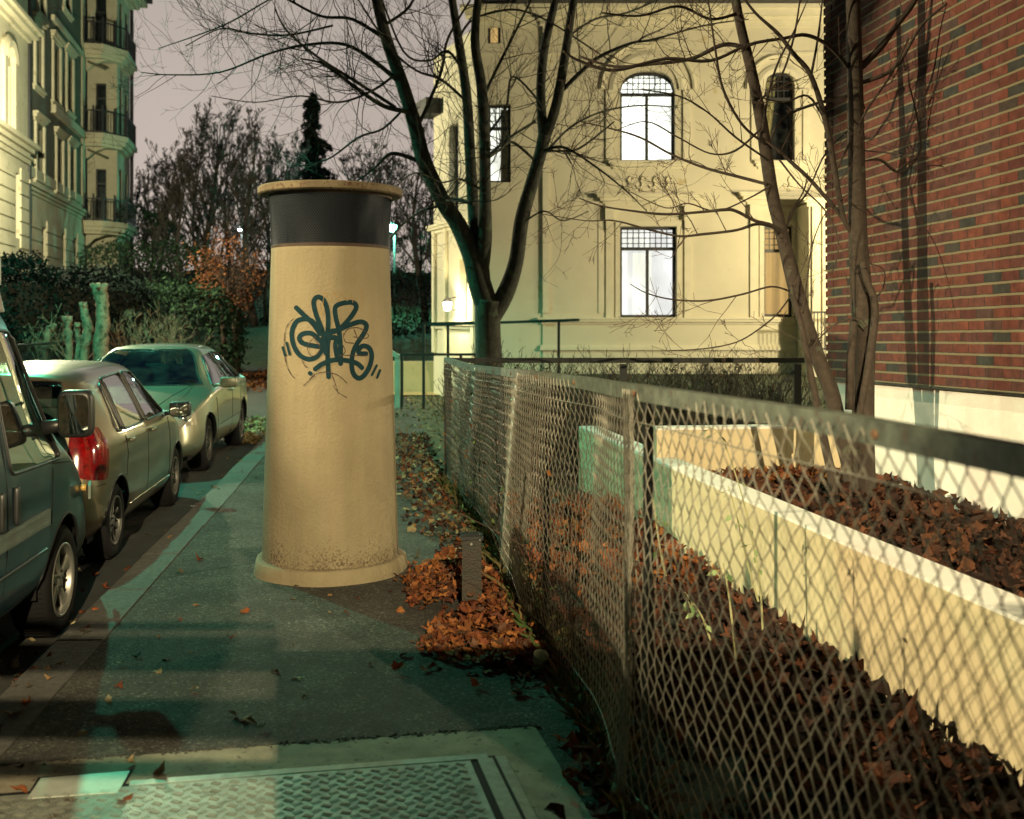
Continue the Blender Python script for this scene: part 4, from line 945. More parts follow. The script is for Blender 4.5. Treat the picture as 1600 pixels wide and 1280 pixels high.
build_car(sd_, pc, pw, (1.42, -1.28), (0.36, 0.325),
    lambda x, y, z: mn(x-0.25, z-0.985, 1.39-z, x-1.04+1.72*(z-0.97), 0.72-0.34*(z-0.985)-y),
    lambda x, y, z: mn(-0.95-x, z-1.12, 1.38-z, 0.52-y),
    M['sedan_paint'], [('headlight', head, M['clear_lens']), ('grille', lambda x, y, z: mn(x-2.1, z-0.52, 0.70-z, 0.30-y), M['black_plastic']),
                       ('lower_grille', lambda x, y, z: mn(x-2.1, z-0.27, 0.36-z, 0.6-y), M['black_plastic']),
                       ('tail_light', lambda x, y, z: mn(-2.1-x, z-0.68, 0.9-z, y-0.45), M['red_lens'])],
    [], [[(-0.24, 0.30), (-0.24, 0.95)], [(0.93, 0.30), (0.96, 0.90)], [(-1.02, 0.42), (-1.0, 0.70), (-1.12, 0.95)], [(-0.90, 0.28), (1.04, 0.28)], [(-0.93, 0.50), (1.03, 0.48)]], 0.20, pw_wheel, 0.86)
mb = MB()
for sd in (1, -1):
    for yy, r_ in ((0.43, 0.052), (0.55, 0.058), (0.67, 0.05)):
        x = pc.front_x(yy, 0.665, 1)+0.006; mb.tube([(x+0.001, sd*yy, 0.665), (x+0.006, sd*yy, 0.665)], r_, 20)
mb.build('headlight_reflectors', M['chrome'], sd_, True, loc=(0,0,0))
mb = MB()
for sd in (1, -1):
    mb.tube([(1.10, sd*0.60, 0.995), (1.5, sd*0.57, 0.955), (1.9, sd*0.50, 0.895), (2.15, sd*0.40, 0.80)], 0.004, 5)
    mb.tube([(1.13, sd*0.15, 1.012), (1.03, sd*0.62, 1.03)], 0.008, 6)
mb.build('bonnet_gap', M['rubber'], sd_, True, loc=(0,0,0))
mb = MB(); rb(mb, (2.30, 0, 0.45), (0.05, 1.25, 0.05), r=0.3); mb.build('bumper_strip', M['black_plastic'], sd_, True, loc=(0,0,0))
mb = MB(); mb.box((2.345, 0, 0.44), (0.01, 0.52, 0.11)); mb.build('number_plate', M['white_paint'], sd_, loc=(0,0,0))
handle(sd_, -0.10, 0.86, 0.86, 0.17, M['sedan_paint']); handle(sd_, -0.98, 0.86, 0.87, 0.17, M['sedan_paint'])
mirrors(sd_, 0.80, 0.82, 1.00, (0.11, 0.20, 0.13), M['sedan_paint'], arm=0.04)
seats(sd_, (-0.15,), (0.37, -0.37), 0.45); seats(sd_, (-1.0,), (0.35, -0.35), 0.45, 0.5); dash(sd_, 0.70, 0.86, 0.80)
mb = MB(); rb(mb, (0.38, 0, 1.30), (0.03, 0.22, 0.06)); mb.build('rear_view_mirror', M['black_plastic'], sd_, True, loc=(0,0,0))
place(sd_, (1.42, 0.86, 0), (-3.86, 13.2, -0.13), heading+math.pi-0.015); sd_.scale = (1.0, 1.12, 1.065)
# ------------------------------------------------------------------ the yellow house
HD = 22.0
def hx(px): return (px-HX)*HD/F
def hz(py): return EYE+(HY-py)*HD/F
house = empty('house', (hx(850), HD, 0.8), 'large cream stucco house with lit arched windows behind the bare trees', 'house')
def clip_wall(mb, u0, u1, z0, z1, holes, fr, depth=0.28):
    """flat wall with rectangular holes and their reveals; fr(u, z, d) gives the point"""
    us = sorted({u0, u1, *[h[0] for h in holes], *[h[1] for h in holes]}); zs = sorted({z0, z1, *[h[2] for h in holes], *[h[3] for h in holes]})
    for a, b in zip(us, us[1:]):
        for c, d in zip(zs, zs[1:]):
            if any(h[0] <= (a+b)/2 <= h[1] and h[2] <= (c+d)/2 <= h[3] for h in holes): continue
            mb.add([fr(a, c, 0), fr(b, c, 0), fr(b, d, 0), fr(a, d, 0)], [(0, 1, 2, 3)])
    for a, b, c, d in [h[:4] for h in holes]:
        P = [(a, c), (b, c), (b, d), (a, d)]
        for (p, q) in zip(P, P[1:]+P[:1]): mb.add([fr(*p, 0), fr(*q, 0), fr(*q, depth), fr(*p, depth)], [(0, 1, 2, 3)])
def fbox(mb, fr, u0, u1, z0, z1, d0, d1, m=0):      # d negative = proud of the wall
    vs = [fr(u, z, d) for d in (d0, d1) for (u, z) in ((u0, z0), (u1, z0), (u1, z1), (u0, z1))]
    mb.add(vs, [(0,1,2,3), (7,6,5,4), (0,4,5,1), (1,5,6,2), (2,6,7,3), (3,7,4,0)], m)
def molding(mb, fr, u0, u1, z, steps):              # stacked profile: (height, projection)
    for h, p in steps: fbox(mb, fr, u0-p, u1+p, z, z+h-0.001, -p, 0.05); z += h
def window(fr, u0, u1, z0, z1, parent, panem, transom=0.25, grid=(7, 3), arch=0.0, mull=True, room=None, fw=0.055, curt=None, dp=0.16):
    mb = MB(); f = fw; nA = 16
    def top(u):           # height of the opening's head at u
        if not arch: return z1
        c = (u0+u1)/2; a = (u1-u0)/2; t = min(1, abs(u-c)/a); return z1-arch+arch*math.sqrt(max(0, 1-t**2.6))
    fbox(mb, fr, u0, u0+f, z0, z1-arch, dp, dp+0.07); fbox(mb, fr, u1-f, u1, z0, z1-arch, dp, dp+0.07); fbox(mb, fr, u0+f, u1-f, z0, z0+f, dp+0.002, dp+0.07)
    if arch:
        for i in range(nA):
            a, b = u0+(u1-u0)*i/nA, u0+(u1-u0)*(i+1)/nA
            pts = [(a, top(a)-f*1.25), (b, top(b)-f*1.25), (b, top(b)), (a, top(a))]
            vs = [fr(*p, dp) for p in pts]+[fr(*p, dp+0.07) for p in pts]; mb.add(vs, [(0,1,2,3), (0,4,5,1), (3,2,6,7)])
    else: fbox(mb, fr, u0+f, u1-f, z1-f, z1, dp+0.002, dp+0.07)
    zt = z1-transom*(z1-z0); fbox(mb, fr, u0+f, u1-f, zt-f*0.6, zt+f*0.6, dp-0.004, dp+0.066)
    c = (u0+u1)/2
    if mull: fbox(mb, fr, c-f*0.55, c+f*0.55, z0+f, zt-f*0.6, dp-0.002, dp+0.066)
    w_ = mb.build('window', M['frame_dark'], parent)
    mb = MB(); g, gn = grid; s_ = 0.009
    for i in range(1, g):
        u = u0+f+(u1-u0-2*f)*i/g; fbox(mb, fr, u-s_, u+s_, zt+f*0.6, top(u)-f, dp+0.02, dp+0.05)
    for i in range(1, gn):
        z = zt+(z1-zt)*i/gn
        hw_ = (u1-u0)/2*(1 if not arch or z < z1-arch else math.sqrt(max(0, 1-((z-z1+arch)/arch)**2)))
        fbox(mb, fr, c-hw_+f, c+hw_-f, z-s_, z+s_, dp+0.025, dp+0.055)
    if g > 1: mb.build('glazing_bars', M['frame_dark'], w_)
    mb = MB(); fbox(mb, fr, u0+0.01, u1-0.01, z0+0.01, z1-0.01, dp+0.055, dp+0.060); mb.build('pane', M['winglass'], w_)
    mb = MB(); fbox(mb, fr, u0-0.15, u1+0.15, z0-0.1, z1+0.1, dp+0.45, dp+0.47); mb.build('room', panem, w_)
    if curt:
        mb = MB(); 
        for (a, b, swoop) in curt:
            k = 26; vs = []
            for i in range(k+1):
                for j in range(9):
                    t = j/8; u = u0+(u1-u0)*(a+(b-a)*i/k); 
                    if swoop: u = u+(u0+(u1-u0)*swoop-u)*(t**1.5)*0.75
                    vs.append(fr(u, z1-0.05-(z1-z0-0.06)*t, dp+0.22+0.022*math.sin(i*1.9)))
            mb.add(vs, [(i*9+j, i*9+9+j, i*9+10+j, i*9+1+j) for i in range(k) for j in range(8)])
        mb.build('curtain', M['curtain'], w_, True)
    return w_
def spandrel(mb, fr, u0, u1, z1, arch, n=16):        # wall filling between a square hole and its arched head
    c = (u0+u1)/2; a = (u1-u0)/2
    for i in range(n):
        x0, x1 = u0+(u1-u0)*i/n, u0+(u1-u0)*(i+1)/n
        h = lambda u: z1-arch+arch*math.sqrt(max(0, 1-min(1, abs(u-c)/a)**2.6))
        vs = [fr(x0, h(x0), 0), fr(x1, h(x1), 0), fr(x1, z1, 0), fr(x0, z1, 0), fr(x0, h(x0), 0.28), fr(x1, h(x1), 0.28)]
        mb.add(vs, [(0,1,2,3), (0,4,5,1)])
def archband(mb, fr, c, z, r0, r1, squash=1.0, p=0.05, n=20, a0=0, a1=math.pi):
    vs = []
    for i in range(n+1):
        a = a0+(a1-a0)*i/n
        for r, d in ((r0, 0.02), (r0, -p), ((r0+r1)/2, -p*1.3), (r1, -p*0.6), (r1, 0.02)): vs.append(fr(c+r*math.cos(a), z+r*math.sin(a)*squash, d))
    mb.add(vs, [(i*5+j, i*5+j+1, i*5+6+j, i*5+5+j) for i in range(n) for j in range(4)])
Fm = lambda u, z, d: Vector((u, HD+d, z))
mb = MB()
W1 = (hx(969), hx(1057), hz(496), hz(354)); W2 = (hx(1194), hx(1240), hz(495), hz(353)); W3 = (hx(969), hx(1055), hz(252), hz(110)); W4 = (hx(1196), hx(1242), hz(252), hz(110))
clip_wall(mb, hx(848), hx(1420), -0.2, hz(-70), [W1, W2, W3, W4], Fm)
spandrel(mb, Fm, W3[0], W3[1], W3[3], 0.42); spandrel(mb, Fm, W4[0], W4[1], W4[3], 0.31)
mb.build('front_wall', M['house_wall'], house)
FL = lambda u, z, d: Vector((u, HD+0.04+d, z))        # recessed wall on the left
k5 = 1.025; 
def hx2(px): return (px-HX)*(HD+0.04)/F
def hz2(py): return EYE+(HY-py)*(HD+0.04)/F
W5 = (hx2(762), hx2(798), hz2(285), hz2(162)); W7 = (hx2(762), hx2(782), hz2(68), hz2(30))
mb = MB(); clip_wall(mb, hx2(745), hx(848)+0.0, -0.2, hz(-70), [W5, W7], FL); mb.add([Fm(hx(848), -0.2, 0), Fm(hx(848), hz(-70), 0), FL(hx(848), hz(-70), 0), FL(hx(848), -0.2, 0)], [(0,1,2,3)])
mb.build('side_wall', M['house_wall'], house)
# slanting bay wall at the far left
P0 = Vector((hx2(745), HD+0.04, 0)); P1 = Vector((-1.83, 24.7, 0)); dL = (P0-P1).normalized(); nL = Vector((dL.y, -dL.x, 0)); LL = (P0-P1).length
FS = lambda u, z, d: P1+dL*u-nL*d+Vector((0, 0, z))
mb = MB(); W6 = (LL*0.38, LL*0.60, hz(320), hz(175)); Wd = (LL*0.62, LL*0.80, hz(500), hz(400)); clip_wall(mb, 0, LL, -0.2, hz(40), [W6, Wd], FS, 0.2)
mb.add([FS(0, -0.2, 0), FS(0, hz(40), 0), FS(0, hz(40), 0)+Vector((0.8, 3, 0)), FS(0, -0.2, 0)+Vector((0.8, 3, 0))], [(0,1,2,3)]); mb.build('bay_wall', M['house_wall'], house)
mb = MB()
for u in (0.05, LL-0.2, LL*0.30): fbox(mb, FS, u, u+0.16, 1.0, hz(345), -0.07, 0.02)
molding(mb, FS, 0, LL, hz(350), [(0.08, 0.05), (0.06, 0.12), (0.05, 0.16)]); molding(mb, FS, 0, LL, 1.55, [(0.08, 0.05), (0.06, 0.10)])
mb.build('bay_trim', M['house_trim'], house)
mb = MB()
mb.prism([(-2.0, 0), (0.2, 0), (0.2, 0.7), (-1.3, 0.85)], (Vector((P1.x+1.55, P1.y-0.5, hz(145))), Vector((1, 0, 0)), Vector((0, 0, 1)), Vector((0, -1, 0))), 2.2)
mb = MB(); fbox(mb, FS, -0.25, 0.5, hz(145), hz(118), -0.35, 0.6); mb.build('bay_eave', M['roof_dark'], house)
window(FS, *W6, house, M['lit_white'], mull=False, grid=(3, 3)); window(FS, *Wd, house, M['lit_white'], mull=False, grid=(2, 3))
window(Fm, *W1, house, M['lit_lav'], transom=0.24, grid=(9, 4)); window(Fm, *W3, house, M['lit_white'], transom=0.25, grid=(9, 4), arch=0.42)
window(Fm, *W2, house, M['lit_warm'], transom=0.27, grid=(5, 4), mull=False); window(Fm, *W4, house, M['dark_room'], transom=0.30, grid=(4, 3), arch=0.31, mull=False, curt=[(0.02, 0.5, 0.05)])
window(FL, *W5, house, M['lit_white'], transom=0.30, grid=(4, 3), mull=False, curt=[(0.55, 0.98, 0)]); window(FL, *W7, house, M['lit_warm'], transom=0.0, grid=(3, 3), mull=False)
mb = MB()
# sills, hoods, frieze, pilasters, cornice
for (a, b, c, d) in (W3, W4):
    molding(mb, Fm, a-0.12, b+0.12, c-0.17, [(0.05, 0.04), (0.06, 0.09), (0.06, 0.13)])
    cx_ = (a+b)/2; r = (b-a)/2; archband(mb, Fm, cx_, d-0.42, r+0.07, r+0.24, 1.0, 0.05); archband(mb, Fm, cx_, d-0.40, r+0.36, r+0.44, 1.0, 0.07)
    for x in (a-0.30, b+0.16): fbox(mb, Fm, x, x+0.15, c, d-0.42, -0.05, 0.01)
for (a, b, c, d, e) in ((hx(948), hx(1082), hz(318), 0, W1), (hx(1170), hx(1268), hz(316), 0, W2)):
    molding(mb, Fm, a, b, c-0.05, [(0.05, 0.04), (0.04, 0.08), (0.07, 0.15), (0.05, 0.21), (0.03, 0.24)])
    molding(mb, Fm, a+0.1, b-0.1, c-0.20, [(0.10, 0.02)])
    for x in (e[0]-0.30, e[1]+0.16): 
        fbox(mb, Fm, x, x+0.14, 1.80, c-0.35, -0.045, 0.01); fbox(mb, Fm, x-0.02, x+0.16, c-0.35, c-0.06, -0.14, 0.01); fbox(mb, Fm, x, x+0.14, c-0.55, c-0.35, -0.08, 0.01)
    fbox(mb, Fm, e[0]-0.10, e[0]-0.005, e[2], e[3]+0.09, -0.03, 0.01); fbox(mb, Fm, e[1]+0.005, e[1]+0.10, e[2], e[3]+0.09, -0.03, 0.01); fbox(mb, Fm, e[0]-0.10, e[1]+0.10, e[3]+0.005, e[3]+0.10, -0.034, 0.01)
# scrollwork panel between the storeys
for (ua, ub) in ((hx(972), hx(1052)), (hx(1192), hx(1246))):
    za, zb_ = hz(300), hz(270); nS = max(2, int((ub-ua)/0.24))
    for i in range(nS):
        c = ua+(ub-ua)*(i+0.5)/nS
        for sg in (1, -1): archband(mb, Fm, c+sg*0.05, (za+zb_)/2+0.04*sg, 0.05, 0.08, 1.2, 0.035, 14, 0.3 if sg > 0 else 3.4, 4.2 if sg > 0 else 7.4)
        archband(mb, Fm, c, za+0.03, 0.02, 0.045, 1.0, 0.03, 8, 0, 2*math.pi)
    fbox(mb, Fm, ua-0.12, ub+0.12, zb_+0.10, zb_+0.13, -0.02, 0.01)
fbox(mb, Fm, hx(848)-0.001, hx(858), 1.9, hz(30), -0.05, 0.02)
fbox(mb, Fm, hx(935), hx(944), 1.9, hz(325), -0.02, 0.01)
molding(mb, Fm, hx(848), hx(1262), 1.66, [(0.05, 0.03), (0.05, 0.09), (0.04, 0.12)])
molding(mb, Fm, hx(848), hx(1262), 1.12, [(0.06, 0.06), (0.05, 0.04)])
for (fr, ua, ub) in ((Fm, hx(848), hx(1420)), (FL, hx2(745), hx(848))):
    molding(mb, fr, ua, ub, hz(85), [(0.05, 0.03)])
    molding(mb, fr, ua, ub, hz(42), [(0.10, 0.06), (0.08, 0.12), (0.14, 0.24), (0.07, 0.34)])
mb.build('stone_trim', M['house_trim'], house)
mb = MB(); fbox(mb, Fm, hx(845)-0.5, hx(1420)+0.4, hz(12), hz(4), -0.55, 0.6); fbox(mb, Fm, hx(745), hx(1420), hz(4)+0.001, hz(-70), -0.15, 3)
mb.build('roof_eave', M['roof_dark'], house)
# projecting bright bay at the right, by the brick building
Fb = lambda u, z, d: Vector((u, HD-0.9+d, z))
bx = lambda px: (px-HX)*(HD-0.9)/F
mb = MB(); fbox(mb, Fb, bx(1264), bx(1420), 0.4, hz(325), 0, 0.95); mb.build('bay', M['house_trim'], house)
mb = MB()
for px in (1268, 1284): fbox(mb, Fb, bx(px), bx(px+6), 1.7, hz(330), -0.06, 0.01)
molding(mb, Fb, bx(1264), bx(1420), hz(330), [(0.08, 0.05), (0.08, 0.14)])
mb.build('bay_pilasters', M['house_trim'], house)
mb = MB(); zb0, zb1 = EYE+(HY-545)*(HD-1.4)/F, EYE+(HY-488)*(HD-1.4)/F
for i in range(26): x = (1272-HX)*(HD-1.5)/F+0.07*i; mb.tube([(x, HD-1.5, zb0), (x, HD-1.5, zb1)], 0.012, 5)
mb.bar(((1270-HX)*(HD-1.5)/F, HD-1.5, zb1), ((1420-HX)*(HD-1.5)/F, HD-1.5, zb1), 0.04, 0.04); mb.bar(((1270-HX)*(HD-1.5)/F, HD-1.5, zb0), ((1420-HX)*(HD-1.5)/F, HD-1.5, zb0), 0.04, 0.04)
mb.build('balcony_railing', M['frame_dark'], house)
# porch lamp on the slanting wall
pl = empty('wall_lamp', at(699, 477, 23.0), 'small glowing wall lamp by the corner of the cream house', 'lamp')
mb = MB(); c = at(699, 477, 23.0); mb.lathe([(0.0, -0.13), (0.07, -0.11), (0.10, 0.06), (0.0, 0.08)], c, 8); mb.build('lamp_glass', emat('lamp_glow', (1.0, 0.93, 0.72), 9), pl)
mb = MB(); mb.lathe([(0.12, 0.07), (0.06, 0.14), (0.0, 0.2)], c, 8); mb.tube([c+Vector((0,0,0.14)), c+Vector((0.2,0.1,0.18))], 0.012, 5); mb.tube([c+Vector((0.03,0,-0.12)), c+Vector((0.22,0.1,-0.10))], 0.012, 5); mb.build('lamp_cap', M['frame_dark'], pl)
lamp('wall_lamp_light', at(699, 477, 22.7), 130, (1.0, 0.84, 0.45), 0.05)
# handrail by the house steps, and the gate railing beyond the column
hr = empty('handrail', (at(668, 508, 18).x, 18, 0.2), 'thin black handrail climbing in front of the cream house', 'railing')
mb = MB(); a = at(668, 508, 18.5); b = at(905, 500, 17.5); mb.bar(a, b, 0.05, 0.045); mb.build('rail', M['steel_dark'], hr)
for px, py, d in ((873, 501, 17.6), (700, 507, 18.3)): mb = MB(); p = at(px, py, d); mb.box((p.x, p.y, p.z/2), (0.045, 0.045, p.z)); mb.build('post', M['steel_dark'], hr)
ga = empty('gate_railing', gr(628, 636), 'dark steel railing with a pale green end post beyond the column', 'railing')
d = 20.8
for px, top in ((628, 553), (662, 504), (720, 553)):
    mb = MB(); p = at(px, top, d); mb.box((p.x, d, p.z/2), (0.055, 0.055, p.z)); mb.build('post', M['steel_dark'], ga)
mb = MB(); p = at(621, 556, d); mb.box((p.x, d-0.02, p.z/2), (0.10, 0.06, p.z)); mb.box((p.x-0.04, d-0.02, p.z+0.02), (0.16, 0.10, 0.09), rot=Matrix.Rotation(0.5, 3, 'Y')); o = mb.build('end_post', mat('end_post', (0.25, 0.36, 0.30), 0.5, var=0.2, scale=6), ga)
mb = MB(); mb.bar(at(626, 554, d), at(760, 554, d), 0.04, 0.05); mb.bar(at(660, 506, d), at(740, 504, d), 0.04, 0.05); mb.build('rail', M['steel_dark'], ga)

# ------------------------------------------------------------------ apartment building on the left
AP0 = Vector((-15.0, 31.0, 0)); AD = Vector((-0.212, 1.0, 0)).normalized(); AN = Vector((AD.y, -AD.x, 0))    # AN faces the street
ap = empty('apartment_building', AP0, 'tall stone and dark plaster apartment building with corner balconies at the left edge', 'building')
M['ap_stone'] = mat('pale_stone', (0.50, 0.46, 0.33), 0.9, var=0.2, scale=0.8, bump=0.15, bscale=14, spots=((0.36,0.33,0.22), 3, 0.62))
M['ap_dark'] = mat('grey_plaster', (0.10, 0.10, 0.070), 0.9, var=0.3, scale=3, bump=0.2)
M['ap_red'] = mat('red_frame', (0.35, 0.07, 0.03), 0.6)
FA = lambda u, z, d: AP0+AD*u-AN*d+Vector((0, 0, z))
def ua(px, off=0.0):      # distance along the facade (plane proud by off) at photo column px
    k = (px-HX)/F; o = AP0+AN*off; return (k*o.y-o.x)/(AD.x-k*AD.y)
def za(px, py, off=0.0): u = ua(px, off); y = (AP0+AN*off+AD*u).y; return EYE+(HY-py)*y/F
U0, U1, U2, U3 = ua(-60), ua(40), ua(131), ua(131)+3.4
# heights from the photograph, read at one column each
zf = [za(110, 290), za(110, 262), za(75, 145), za(75, 122)]
wlist = []    # (px0, px1, py_bottom, py_top) of each window, read on section B
Wb = [(55, 64, 133, 48), (83, 92, 158, 75), (104, 112, 172, 93), (56, 66, 278, 200), (88, 96, 296, 222), (108, 115, 305, 235), (64, 72, 440, 355), (95, 101, 440, 365), (114, 120, 440, 372), (60, 68, 20, -60), (100, 108, 15, -50)]
hb = []
for (a, b, c, d) in Wb: m_ = (a+b)/2; hb.append((ua(a), ua(b), za(m_, c), za(m_, d)))
mb = MB(); clip_wall(mb, U1, U2, za(90, 300), 22, [h for h in hb if h[2] > za(90, 300)-0.2], FA, 0.35); mb.build('upper_wall', M['ap_dark'], ap)
zl_ = za(90, 300)
mb = MB(); clip_wall(mb, U1, U2, -0.2, zl_, [h for h in hb if h[2] <= zl_-0.2], FA, 0.35); mb.build('lower_wall', M['ap_stone'], ap)
mb = MB()
for h in hb:
    if h[2] > zl_-0.2:
        for x in (h[0]-0.25, h[1]+0.06): fbox(mb, FA, x, x+0.19, h[2]-0.1, h[3]+0.12, -0.08, 0.02)
        molding(mb, FA, h[0]-0.26, h[1]+0.26, h[2]-0.28, [(0.10, 0.06), (0.08, 0.12)]); molding(mb, FA, h[0]-0.26, h[1]+0.26, h[3]+0.13, [(0.12, 0.05), (0.10, 0.12), (0.08, 0.18)])
    else: molding(mb, FA, h[0]-0.15, h[1]+0.15, h[2]-0.2, [(0.15, 0.08)])
for z in frange(0.2, zl_-1.3, 0.42): fbox(mb, FA, U1, U2, z, z+0.37, -0.045, 0.02) if not any(h[2] < z+0.37 and h[3] > z for h in hb if h[2] < zl_) else None
for z in frange(0.2, zl_-1.3, 0.42):      # rusticated piers between the ground floor windows
    gs = sorted([h for h in hb if h[2] < zl_-0.2], key=lambda h: h[0]); e_ = [U1]+[v for h in gs for v in (h[0]-0.02, h[1]+0.02)]+[U2]
    for a, b in zip(e_[::2], e_[1::2]):
        if any(h[2] < z+0.37 and h[3] > z for h in gs): fbox(mb, FA, a, b, z, z+0.37, -0.045, 0.02)
molding(mb, FA, U1, U2, zl_-0.55, [(0.12, 0.04), (0.12, 0.10), (0.12, 0.18)]); molding(mb, FA, U1, U2, zl_-0.0, [(0.35, 0.05)])
fbox(mb, FA, U2-0.6, U2, zl_, 22, -0.06, 0.02)
fbox(mb, FA, ua(80), U2-0.7, hb[2][3]+0.65, hb[2][3]+0.85, -0.12, 0.01); fbox(mb, FA, ua(80), U2-0.7, hb[2][2]-0.7, hb[2][2]-0.4, -0.16, 0.01)
mb.build('stone_trim', M['ap_stone'], ap)
for h, i in zip(hb, range(20)): window(FA, *h, ap, M['lit_warm'] if i in (1, 2) else M['dark_room'], mull=False, grid=(1, 1), transom=0.3, fw=0.07, dp=0.2)
# brighter section A, nearer
hA = [(ua(4), ua(16), za(10, 195), za(10, 105)), (ua(16), ua(24), za(20, 372), za(20, 270)), (ua(-30), ua(-18), za(-24, 372), za(-24, 240)), (ua(0), ua(11), za(5, 30), za(5, -60))]
hA[0] = (ua(6, 0.12), ua(16, 0.12), za(11, 200, 0.12), za(11, 100, 0.12))
F2 = lambda u, z, d: FA(u, z, d-0.12)
mb = MB(); clip_wall(mb, U0, U1-0.25, -0.2, 22, hA, F2, 0.35); mb.add([F2(U1-0.25, -0.2, 0), F2(U1-0.25, 22, 0), F2(U1-0.25, 22, 0.2), F2(U1-0.25, -0.2, 0.2)], [(0,1,2,3)]); mb.build('near_wall', M['ap_stone'], ap)
mb = MB()
zz_ = za(20, 215)
for z in frange(0.2, zz_-1.2, 0.42): 
    gs = sorted([h for h in hA if h[2] < z+0.37 and h[3] > z], key=lambda h: h[0]); e_ = [U0]+[v for h in gs for v in (h[0]-0.02, h[1]+0.02)]+[U1-0.3]
    for a, b in zip(e_[::2], e_[1::2]): fbox(mb, F2, a, b, z, z+0.37, -0.05, 0.02)
molding(mb, F2, U0, U1-0.25, zz_-0.4, [(0.12, 0.06), (0.14, 0.18), (0.14, 0.32)]); molding(mb, F2, U0, U1-0.25, za(20, 248), [(0.15, 0.08), (0.08, 0.16)])
molding(mb, F2, U0, U1-0.25, za(10, 38), [(0.15, 0.10), (0.15, 0.28), (0.12, 0.4)])
h = hA[0]; archband(mb, F2, (h[0]+h[1])/2, h[3]+0.1, (h[1]-h[0])/2+0.05, (h[1]-h[0])/2+0.4, 1.0, 0.15)
for x in (h[0]-0.40, h[1]+0.08): fbox(mb, F2, x, x+0.32, h[2]-0.1, h[3]+0.1, -0.14, 0.02)
mb.build('near_trim', M['ap_stone'], ap)
for h in hA: w_ = window(F2, *h, ap, M['dark_room'], mull=False, grid=(1, 1), transom=0.3, fw=0.10, dp=0.16); w_.data.materials[0] = M['ap_red']
mb = MB(); p0 = FA(U1-0.1, 0, -0.10); mb.tube([p0+Vector((0, 0, 1)), p0+Vector((0, 0, 22))], 0.09, 8); mb.build('downpipe', M['frame_dark'], ap)
# corner tower with balconies
BO = FA(U2, 0, 0); Bx = AN; By = AD
def bp(a, b, z): return BO+AN*a+AD*b+Vector((0, 0, z))       # a out to the street, b along it
FT = lambda u, z, d: bp(1.15-d, 1.0+u, z)                         # wall facing the street
FE = lambda u, z, d: bp(u, 0.0+d, z)
mb = MB(); bz = [EYE+(HY-py)*44.0/F for py in (347, 211, 74)]
holes = []
for z in bz: holes += [(0.6, 1.3, z+0.1, z+2.4), (2.2, 2.9, z+0.3, z+2.4)]
holes += [(0.6, 1.3, 1.2, 3.4), (2.2, 2.9, 1.2, 3.4)]
clip_wall(mb, 0, 3.6, -0.2, 14.8+1.6, holes, FT, 0.3); mb.add([FT(3.6, -0.2, 0), FT(3.6, 16.4, 0), FT(3.6, 16.4, 3), FT(3.6, -0.2, 3)], [(0,1,2,3)]); eh = [(0.30, 0.72, z+0.1, z+2.3) for z in bz]; FQ = lambda u, z, d: bp(u, 1.0+d, z); clip_wall(mb, -0.05, 1.15, -0.2, 16.4, eh, FQ, 0.2)
mb.build('balcony_wall', M['ap_stone'], ap)
for h in eh: window(FQ, *h, ap, M['dark_room'], mull=False, grid=(1, 1), transom=0.28, fw=0.05, dp=0.1)
for h in holes: window(FT, *h, ap, M['dark_room'], mull=False, grid=(1, 1), transom=0.28, fw=0.07, dp=0.15)
mb = MB()
for z in frange(0.3, 4.6, 0.42): fbox(mb, FT, 1.85, 2.35, z, z+0.37, -0.05, 0.02); fbox(mb, FT, 0, 0.8, z, z+0.37, -0.05, 0.02)
molding(mb, FT, 0, 3.6, 15.9, [(0.15, 0.1), (0.2, 0.4), (0.15, 0.7)])
mb.build('tower_trim', M['ap_stone'], ap)
mb = MB(); mb.tube([FT(3.55, 0.5, -0.1), FT(3.55, 15.9, -0.1)], 0.08, 6); mb.build('downpipe', M['frame_dark'], ap)
mb = MB(); fbox(mb, FT, -0.3, 4.1, 16.4, 16.65, -0.95, 1); mb.build('tower_roof', M['roof_dark'], ap)
